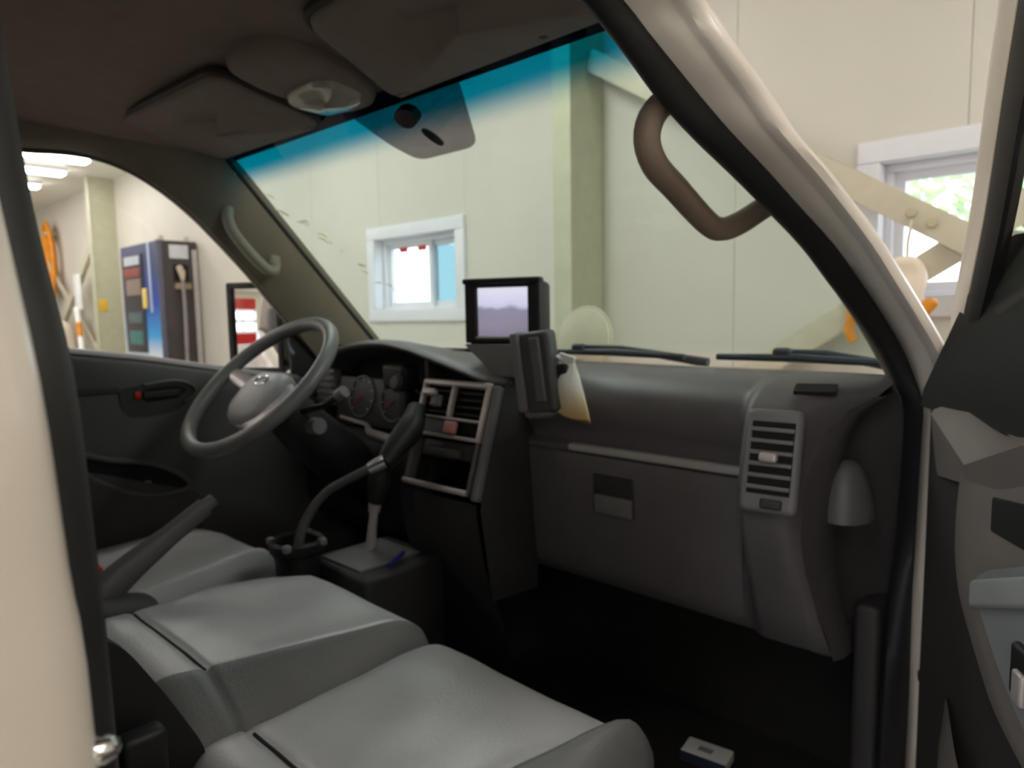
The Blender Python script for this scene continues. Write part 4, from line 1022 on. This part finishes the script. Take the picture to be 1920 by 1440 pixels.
# ------------------------------------------------------------------ headlining things: visors, lamp, grab handles
def visor(poly, label):
    zc = lambda y: 1.9665 - max(0, (y - 0.52)) * 0.155
    v = thing('sun_visor', label, 'sun visor', (sum(p[0] for p in poly) / 4, 0.78, 1.93), group='sun visors')
    pl_ = round_poly(poly, 0.035); n = len(pl_); rows = []
    cx = sum(p[0] for p in pl_) / n; cy = sum(p[1] for p in pl_) / n
    for s, dz in ((1.0, 0.004), (1.012, -0.004), (1.0, -0.012), (0.95, -0.0155), (0.5, -0.017), (0.01, -0.017)):
        rows.append([(cx + (x - cx) * s, cy + (y - cy) * s, zc(y) + dz) for x, y in pl_])
    obj('visor_panel', loft(rows, ring=True, cap=True), MT['visor'], v, angle=50)
    k = obj('visor_groove', tube([(cx + (x - cx) * 1.02, cy + (y - cy) * 1.02, zc(y) + 0.0) for x, y in pl_], 0.008, 6, closed=True), MT['door_dark'], v)
    return v
v1 = visor([(-0.590, 0.530), (-0.155, 0.545), (-0.185, 0.765), (-0.600, 0.755)], 'grey beige sun visor folded up on the driver side')
obj('visor_clip', rbox((-0.215, 0.752, 1.922), (0.035, 0.016, 0.022), 0.006), MT['trim_beige'], v1)
v2 = visor([(0.135, 0.540), (0.56, 0.530), (0.57, 0.755), (0.045, 0.765)], 'grey beige sun visor folded up on the passenger side')
obj('visor_clip', rbox((0.085, 0.752, 1.922), (0.035, 0.016, 0.022), 0.006), MT['trim_beige'], v2)
obj('visor_clip', rbox((0.40, 0.735, 1.928), (0.02, 0.02, 0.03), 0.006), MT['door_dark'], v2)
dl = thing('dome_lamp', 'taupe overhead console with a clear dome lens between the visors', 'dome lamp', (-0.06, 0.66, 1.97))
ov = [(math.cos(a), math.sin(a)) for a in np.linspace(0, 2 * math.pi, 41)[:-1]]
rows = []
for s, z in ((1.0, 1.985), (1.0, 1.962), (0.97, 1.952), (0.90, 1.947), (0.5, 1.945), (0.01, 1.945)):
    rows.append([(-0.060 + 0.092 * s * math.copysign(abs(c) ** 0.8, c), 0.655 + 0.122 * s * math.copysign(abs(q_) ** 0.8, q_), z - 0.155 * max(0, 0.655 + 0.122 * s * q_ - 0.60)) for c, q_ in ov])
obj('console_shell', loft(rows, ring=True, cap=True), MT['visor'], dl, angle=50)
rows = []
for s, z in ((1.0, 1.945), (0.98, 1.930), (0.90, 1.923), (0.5, 1.919), (0.01, 1.918)):
    rows.append([(-0.070 + 0.075 * s * math.copysign(abs(c) ** 0.6, c), 0.698 + 0.050 * s * math.copysign(abs(q_) ** 0.6, q_), z - 0.12 * (0.05 * q_)) for c, q_ in ov])
lm = mat('frosted_lamp_lens', (176, 170, 160), 0.15, var=0.03, coat=0.6)
obj('lamp_lens', loft(rows, ring=True, cap=True), lm, dl)

gh = thing('grab_handle', 'brown grab handle looping inside the passenger windshield pillar', 'grab handle', (0.62, 0.80, 1.72), group='pillar grab handles')
obj('grip', tube(catmull([(0.640, 0.790, 1.800), (0.622, 0.742, 1.798), (0.606, 0.690, 1.775), (0.602, 0.668, 1.742), (0.602, 0.682, 1.712), (0.602, 0.73, 1.690), (0.602, 0.80, 1.660), (0.604, 0.835, 1.652), (0.612, 0.875, 1.662), (0.632, 0.925, 1.690), (0.650, 0.965, 1.705)], 4), 0.0150, 12), MT['handle_beige'], gh, angle=80)
gh2 = thing('grab_handle', 'grey grab handle on the driver side windshield pillar', 'grab handle', (-0.63, 0.83, 1.74), group='pillar grab handles')
obj('grip', tube(catmull([(-0.660, 0.790, 1.815), (-0.638, 0.783, 1.812), (-0.626, 0.775, 1.79), (-0.622, 0.785, 1.757), (-0.624, 0.82, 1.715), (-0.628, 0.868, 1.672), (-0.634, 0.892, 1.670), (-0.655, 0.905, 1.688)], 4), 0.0135, 12), MT['handle_far'], gh2, angle=80)
for p in ((-0.655, 0.792, 1.818), (-0.655, 0.902, 1.69)):
    obj('mount_boss', rbox(p, (0.03, 0.035, 0.04), 0.012), MT['handle_far'], gh2)

# ------------------------------------------------------------------ driver door (closed)
dd = thing('driver_door', 'charcoal inner panel of the closed driver door with map pocket', 'door', (-0.75, 0.55, 0.70))
by = [-0.12, 0.10, 0.30, 0.433, 0.60, 0.769, 0.90, 1.02, 1.14]
bz = [1.508, 1.505, 1.498, 1.489, 1.463, 1.428, 1.402, 1.385, 1.375]
secs = []
for y in np.linspace(-0.12, 1.14, 40):
    z = float(np.interp(y, by, bz))
    secs.append([(-0.80, y, z - 0.01), (-0.775, y, z), (-0.745, y, z + 0.001), (-0.727, y, z - 0.006), (-0.716, y, z - 0.022), (-0.712, y, z - 0.06), (-0.712, y, 1.36), (-0.708, y, 1.30), (-0.702, y, 1.20), (-0.70, y, 1.0), (-0.70, y, 0.72)])
obj('inner_panel', loft(secs), MT['door_in'], dd, angle=60)
secs = [[(-0.79, y, float(np.interp(y, by, bz)) - 0.01), (-0.83, y, float(np.interp(y, by, bz)) - 0.04), (-0.84, y, 1.1), (-0.82, y, 0.66)] for y in np.linspace(-0.12, 1.14, 12)]
obj('outer_skin', loft(secs), MT['white_paint'], dd, angle=60)
obj('sill_trim_highlight', loft([[(-0.765, y, float(np.interp(y, by, bz)) + 0.001), (-0.745, y, float(np.interp(y, by, bz)) + 0.006), (-0.730, y, float(np.interp(y, by, bz)) + 0.002), (-0.724, y, float(np.interp(y, by, bz)) - 0.007)] for y in np.linspace(-0.1, 1.0, 30)]), MT['dash_light'], dd, angle=60)  # sill trim in a paler grey that paints in the edge highlight
obj('window_seal', tube([p + Vector((-0.012, 0.010, 0.006)) for p in DF], 0.013, 8), MT['seal'], dd)
obj('window_frame', loft([[p + Vector((-0.018, 0.012, 0.006)), p + Vector((-0.05, 0.012, 0.006)), p + Vector((-0.055, 0.02, 0.02)), p + Vector((-0.02, 0.02, 0.02))] for p in DF]), MT['black'], dd)
rows = []
for p in DF:
    zb = float(np.interp(p.y, by, bz)) - 0.01
    rows.append([p + Vector((-0.035, 0, 0)), Vector((p.x * 0.5 - 0.378 , p.y, (p.z + zb) / 2)), Vector((-0.765, p.y, zb))])
obj('side_glass', loft([[(q_[0], q_[1], q_[2]) for q_ in r] for r in rows]), MT['glass_side'], dd)
obj('sail_panel', prism([(0.985, 1.385), (1.12, 1.375), (1.10, 1.45), (0.99, 1.60), (0.965, 1.632), (0.978, 1.54)], 0.012, Matrix.Translation((-0.745, 0, 0)) @ Matrix(((0, 0, 1, 0), (1, 0, 0, 0), (0, 1, 0, 0), (0, 0, 0, 1)))), MT['black'], dd)
Mx = Matrix(((0, 0, 1, 0), (1, 0, 0, 0), (0, 1, 0, 0), (0, 0, 0, 1)))   # polygon (y,z) extruded along +x
rc = obj('handle_recess', prism(round_poly([(0.535, 1.392), (0.60, 1.402), (0.66, 1.403), (0.70, 1.388), (0.708, 1.368), (0.69, 1.352), (0.66, 1.330), (0.60, 1.322), (0.555, 1.325), (0.540, 1.345)], 0.014), 0.006, Matrix.Translation((-0.715, 0, 0)) @ Mx), MT['dash_dark'], dd)
obj('recess_cavity', prism(round_poly([(0.585, 1.388), (0.66, 1.394), (0.692, 1.380), (0.665, 1.362), (0.59, 1.358)], 0.010), 0.003, Matrix.Translation((-0.709, 0, 0)) @ Mx), MT['cavity'], rc)
obj('recess_rim', tube(catmull([(-0.707, 0.59, 1.398), (-0.707, 0.66, 1.403), (-0.707, 0.70, 1.389), (-0.707, 0.706, 1.368), (-0.707, 0.68, 1.350)], 4), 0.004, 8), MT['door_in'], rc)
obj('door_lever', rbox((-0.706, 0.628, 1.374), (0.010, 0.085, 0.018), 0.004), MT['black'], rc)
obj('lock_button', rbox((-0.706, 0.575, 1.376), (0.008, 0.014, 0.016), 0.003), MT['red'], rc)
obj('armrest_groove', rbox((-0.712, 0.42, 1.392), (0.008, 0.24, 0.016), 0.003), MT['dash_dark'], dd)
pk = [(0.43, 1.265), (0.50, 1.240), (0.58, 1.220), (0.64, 1.185), (0.665, 1.150), (0.62, 1.140), (0.55, 1.152), (0.48, 1.190), (0.44, 1.225)]
pkc = catmull([Vector((-0.672, y, z)) for y, z in pk], 4, closed=True)
pr = obj('map_pocket', tube(pkc, 0.0065, 8, closed=True), MT['door_in'], dd)
obj('pocket_mouth', prism([(p.y, p.z) for p in pkc], 0.004, Matrix.Translation((-0.680, 0, 0)) @ Mx), MT['cavity'], pr)
cxy = Vector((-0.70, 0.56, 1.18))
obj('pocket_wall', loft([pkc + [pkc[0]], [cxy + (p - cxy) * 1.10 + Vector((-0.005, 0, -0.012)) for p in pkc + [pkc[0]]]]), MT['door_in'], pr)
obj('pocket_shell', loft([[(-0.672, 0.42 + 0.26 * t, 1.235 - 0.10 * t), (-0.665, 0.44 + 0.25 * t, 1.16 - 0.05 * t), (-0.672, 0.44 + 0.25 * t, 1.05), (-0.695, 0.44 + 0.25 * t, 0.95)] for t in np.linspace(0, 1, 8)]), MT['door_dark'], pr, angle=60)
tag(obj('folded_paper', rbox((-0.676, 0.545, 1.172), (0.006, 0.07, 0.014), 0.002), mat('grey_paper', (120, 118, 116), 0.7)), 'grey folded paper inside the driver door pocket', 'paper')

# driver's outside mirror
sm = thing('side_mirror', 'black framed outside mirror beyond the driver window', 'mirror', (-0.86, 1.0, 1.40))
mc_ = Vector((-0.905, 0.975, 1.520))
# glass turned to face rearward and slightly inward
mnx = Vector((0.55, -0.83, 0.0)).normalized(); mxx = Vector((0.83, 0.55, 0)).normalized()
SMM = frame_M(mc_, mxx, (0, 0, -1))
obj('housing', rbox((0, 0, 0.032), (0.170, 0.265, 0.06), 0.028, (3, 4, 2), M=SMM), MT['black'], sm)
obj('mirror_glass', rbox((0.0, 0, 0.0), (0.140, 0.236, 0.006), 0.003, M=SMM), MT['mirror'], sm)
g = Geo()
for (u, v, su, sv) in ((0, -0.124, 0.17, 0.018), (0, 0.124, 0.17, 0.018), (-0.076, 0, 0.020, 0.265), (0.076, 0, 0.020, 0.265)):
    q = rbox((u, v, -0.002), (su, sv, 0.02), 0.006, M=SMM); g.add(q.v, q.f)
obj('mirror_rim', g, MT['black'], sm)
obj('mirror_arm', tube([(-0.84, 1.03, 1.62), (-0.80, 1.045, 1.60), (-0.755, 1.01, 1.56)], 0.012, 8), MT['black'], sm)
obj('mirror_arm', tube([(-0.845, 1.03, 1.42), (-0.80, 1.03, 1.415), (-0.765, 1.0, 1.42)], 0.012, 8), MT['black'], sm)

# ------------------------------------------------------------------ passenger door, swung open
pdoor = thing('passenger_door', 'open passenger door with warm grey inner panel and black window frame', 'door', (0.80, 1.17, 0.0), math.radians(30))
pdoor['_local'] = 1
# coordinates below are in the closed door's frame: origin on the hinge line, -y toward the rear, x outward
obj('outer_skin', loft([[(0.03, y, 1.40), (0.045, y, 1.30), (0.05, y, 1.0), (0.03, y, 0.66)] for y in np.linspace(-0.005, -0.98, 10)]), MT['white_paint'], pdoor, angle=60)
obj('front_edge', loft([[(0.04, -0.004, z), (0.0, 0.004, z), (-0.03, -0.02, z), (-0.045, -0.07, z), (-0.052, -0.11, z), (-0.056, -0.135, z)] for z in np.linspace(1.415, 0.68, 12)]), MT['door_dark'], pdoor, angle=60)
obj('inner_panel', loft([[(-0.054, y, 1.40 + 0.02 * min(1, -y)), (-0.058, y, 1.30), (-0.058, y, 1.0), (-0.05, y, 0.68)] for y in np.linspace(-0.11, -0.98, 14)]), MT['door_dark'], pdoor, angle=60)
# upper trim wedge at the front of the belt line
TOP = [(-0.055, -0.108, 1.414), (-0.045, -0.160, 1.432), (-0.050, -0.300, 1.412), (-0.050, -0.42, 1.43), (-0.05, -0.65, 1.445), (-0.05, -0.97, 1.455)]
INN = [(-0.060, -0.112, 1.408), (-0.085, -0.292, 1.378), (-0.087, -0.36, 1.402), (-0.087, -0.42, 1.424), (-0.085, -0.65, 1.435), (-0.085, -0.97, 1.445)]
LOW = [(-0.056, -0.130, 1.33), (-0.072, -0.262, 1.350), (-0.072, -0.36, 1.36), (-0.072, -0.42, 1.38), (-0.072, -0.65, 1.39), (-0.072, -0.97, 1.40)]
def lerp3(A, B, t): return [tuple(a_ * (1 - t) + b_ * t for a_, b_ in zip(p_, q_)) for p_, q_ in zip(A, B)]
obj('belt_trim', loft([[(x + 0.03, y, z - 0.004) for x, y, z in TOP], TOP, lerp3(TOP, INN, 0.5), lerp3(TOP, INN, 0.95), INN, lerp3(INN, LOW, 0.12), LOW]), MT['door_taupe'], pdoor, angle=30)
# raised carrier panel, front edge sweeping back toward the bottom
fe = [(-0.245, 1.362), (-0.238, 1.31), (-0.240, 1.26), (-0.256, 1.22), (-0.285, 1.19), (-0.32, 1.16), (-0.357, 1.135), (-0.42, 1.115), (-0.52, 1.09)]
fe = [(p.x, p.y) for p in catmull([Vector((a, b, 0)) for a, b in fe], 3)]
rows = []
for (y, z) in fe:
    tz = (z - 1.04) / 0.316
    rows.append([(-0.054, y + 0.006, z - 0.004), (-0.068, y, z), (-0.074, y - 0.010, z + 0.004), (-0.075, y - 0.05, z + 0.010 * tz + 0.01), (-0.075, y - 0.14, z + 0.03 * tz + 0.015), (-0.075, -0.97, z * 0.4 + 1.42 * 0.6 if z > 1.3 else z + 0.03)])
obj('carrier_panel', loft(rows), MT['door_taupe'], pdoor, angle=60)
obj('pull_recess_shade', rbox((-0.073, -0.46, 1.350), (0.008, 0.24, 0.05), 0.02, (3, 3, 1), fn=lambda x, y, z: (x, y, z * (1 - 2.2 * max(0, y)) - 0.10 * y)), MT['cavity'], pdoor)  # flat black patch painting the shade of the hand pull hollow
swb = obj('switch_bezel', prism([(p[0], p[1]) for p in round_poly([(-0.330, 1.265), (-0.36, 1.285), (-0.56, 1.37), (-0.60, 1.16), (-0.46, 1.165), (-0.434, 1.176), (-0.393, 1.201), (-0.345, 1.24)], 0.015)], 0.012, Matrix.Translation((-0.085, 0, 0)) @ Mx), MT['door_switch'], pdoor)
obj('bezel_cap', rbox((-0.0865, -0.415, 1.284), (0.010, 0.16, 0.030), 0.006, (2, 2, 1), fn=lambda x, y, z: (x, y, z - 0.42 * y)), mat('pale_grey_bezel_cap', (152, 154, 156), 0.45), swb)
obj('window_switch', rbox((-0.088, -0.452, 1.222), (0.010, 0.040, 0.05), 0.007), MT['black'], swb)
obj('switch_key', rbox((-0.093, -0.455, 1.212), (0.008, 0.018, 0.03), 0.003), MT['silver'], swb)
obj('lower_pocket', loft([[(-0.060, -0.205, 1.065), (-0.066, -0.207, 1.00), (-0.066, -0.20, 0.85)], [(-0.068, -0.232, 1.072), (-0.075, -0.234, 1.00), (-0.075, -0.225, 0.85)], [(-0.080, -0.29, 1.05), (-0.088, -0.27, 0.98), (-0.088, -0.27, 0.85)], [(-0.080, -0.35, 0.985), (-0.088, -0.35, 0.95), (-0.088, -0.35, 0.85)], [(-0.080, -0.6, 0.95), (-0.088, -0.6, 0.92), (-0.088, -0.6, 0.85)]]), MT['door_taupe'], pdoor, angle=60)
ch = obj('door_check', tube([(-0.005, 0.02, 1.008), (-0.02, -0.01, 1.008), (-0.03, -0.05, 1.008)], 0.011, 10), MT['black'], pdoor)
# window frame: painted outer edge and black inner channel
WF = [Vector(p) for p in ((0.0, -0.035, 1.43), (-0.03, -0.142, 1.53), (-0.066, -0.285, 1.65), (-0.104, -0.415, 1.76), (-0.135, -0.53, 1.84), (-0.155, -0.66, 1.885), (-0.16, -0.80, 1.895), (-0.158, -0.90, 1.885), (-0.15, -0.95, 1.84), (-0.10, -0.965, 1.65), (-0.04, -0.975, 1.43))]
WFd = catmull(WF, 5)
obj('frame_edge', loft([[p + Vector((0.020, 0.026, 0.012)), p + Vector((0.006, 0.032, 0.014)), p + Vector((-0.012, 0.026, 0.012)), p + Vector((-0.018, 0.006, 0.003)), p + Vector((-0.016, -0.016, -0.010))] for p in WFd]), MT['white_paint'], pdoor, angle=60)
obj('frame_channel', loft([[p + Vector((-0.008, -0.014, -0.010)), p + Vector((-0.0155, -0.017, -0.012)), p + Vector((-0.016, -0.030, -0.021)), p + Vector((-0.012, -0.044, -0.030)), p + Vector((0.0, -0.044, -0.030))] for p in WFd]), MT['seal'], pdoor, angle=60)
obj('sail_cover', prism([(-0.045, 1.41), (-0.055, 1.435), (-0.16, 1.535), (-0.245, 1.612), (-0.30, 1.622), (-0.50, 1.618), (-0.50, 1.42)], 0.010, Matrix.Translation((-0.052, 0, 0)) @ Matrix.Rotation(math.radians(0), 4, 'Z') @ Mx), MT['seal'], pdoor)
obj('side_glass', loft([[p + Vector((-0.012, -0.04, -0.02)), Vector((-0.02, p.y - 0.04, 1.42))] for p in WFd if p.y < -0.2]), MT['glass_side'], pdoor)
pdm = obj('mirror_housing', rbox((0.13, -0.02, 1.50), (0.16, 0.07, 0.20), 0.03, (2, 2, 2)), MT['black'], pdoor)
obj('mirror_glass', rbox((0.13, -0.057, 1.50), (0.13, 0.004, 0.17), 0.0015), MT['mirror'], pdm)
obj('mirror_arm', tube([(0.03, -0.06, 1.45), (0.07, -0.03, 1.46), (0.10, -0.02, 1.47)], 0.014, 8), MT['black'], pdm)
del pdoor['_local']

# ------------------------------------------------------------------ on the floor
pb = thing('paper_packet', 'small white packet lying on the dark passenger floor', 'packet', (0.45, 1.12, 0.72))
PK = Matrix.Translation((0.452, 1.118, 0.732)) @ Matrix.Rotation(math.radians(8), 4, 'Z')
obj('packet_body', rbox((0, 0, 0), (0.085, 0.05, 0.020), 0.003, M=PK), MT['white'], pb)
obj('packet_mark', rbox((-0.002, -0.002, 0.0105), (0.026, 0.014, 0.001), 0.0004, M=PK), mat('grey_print', (150, 146, 150), 0.6), pb)
obj('packet_side', rbox((0, -0.0255, 0), (0.085, 0.001, 0.020), 0.0004, M=PK), mat('navy_side', (36, 38, 62), 0.6), pb)
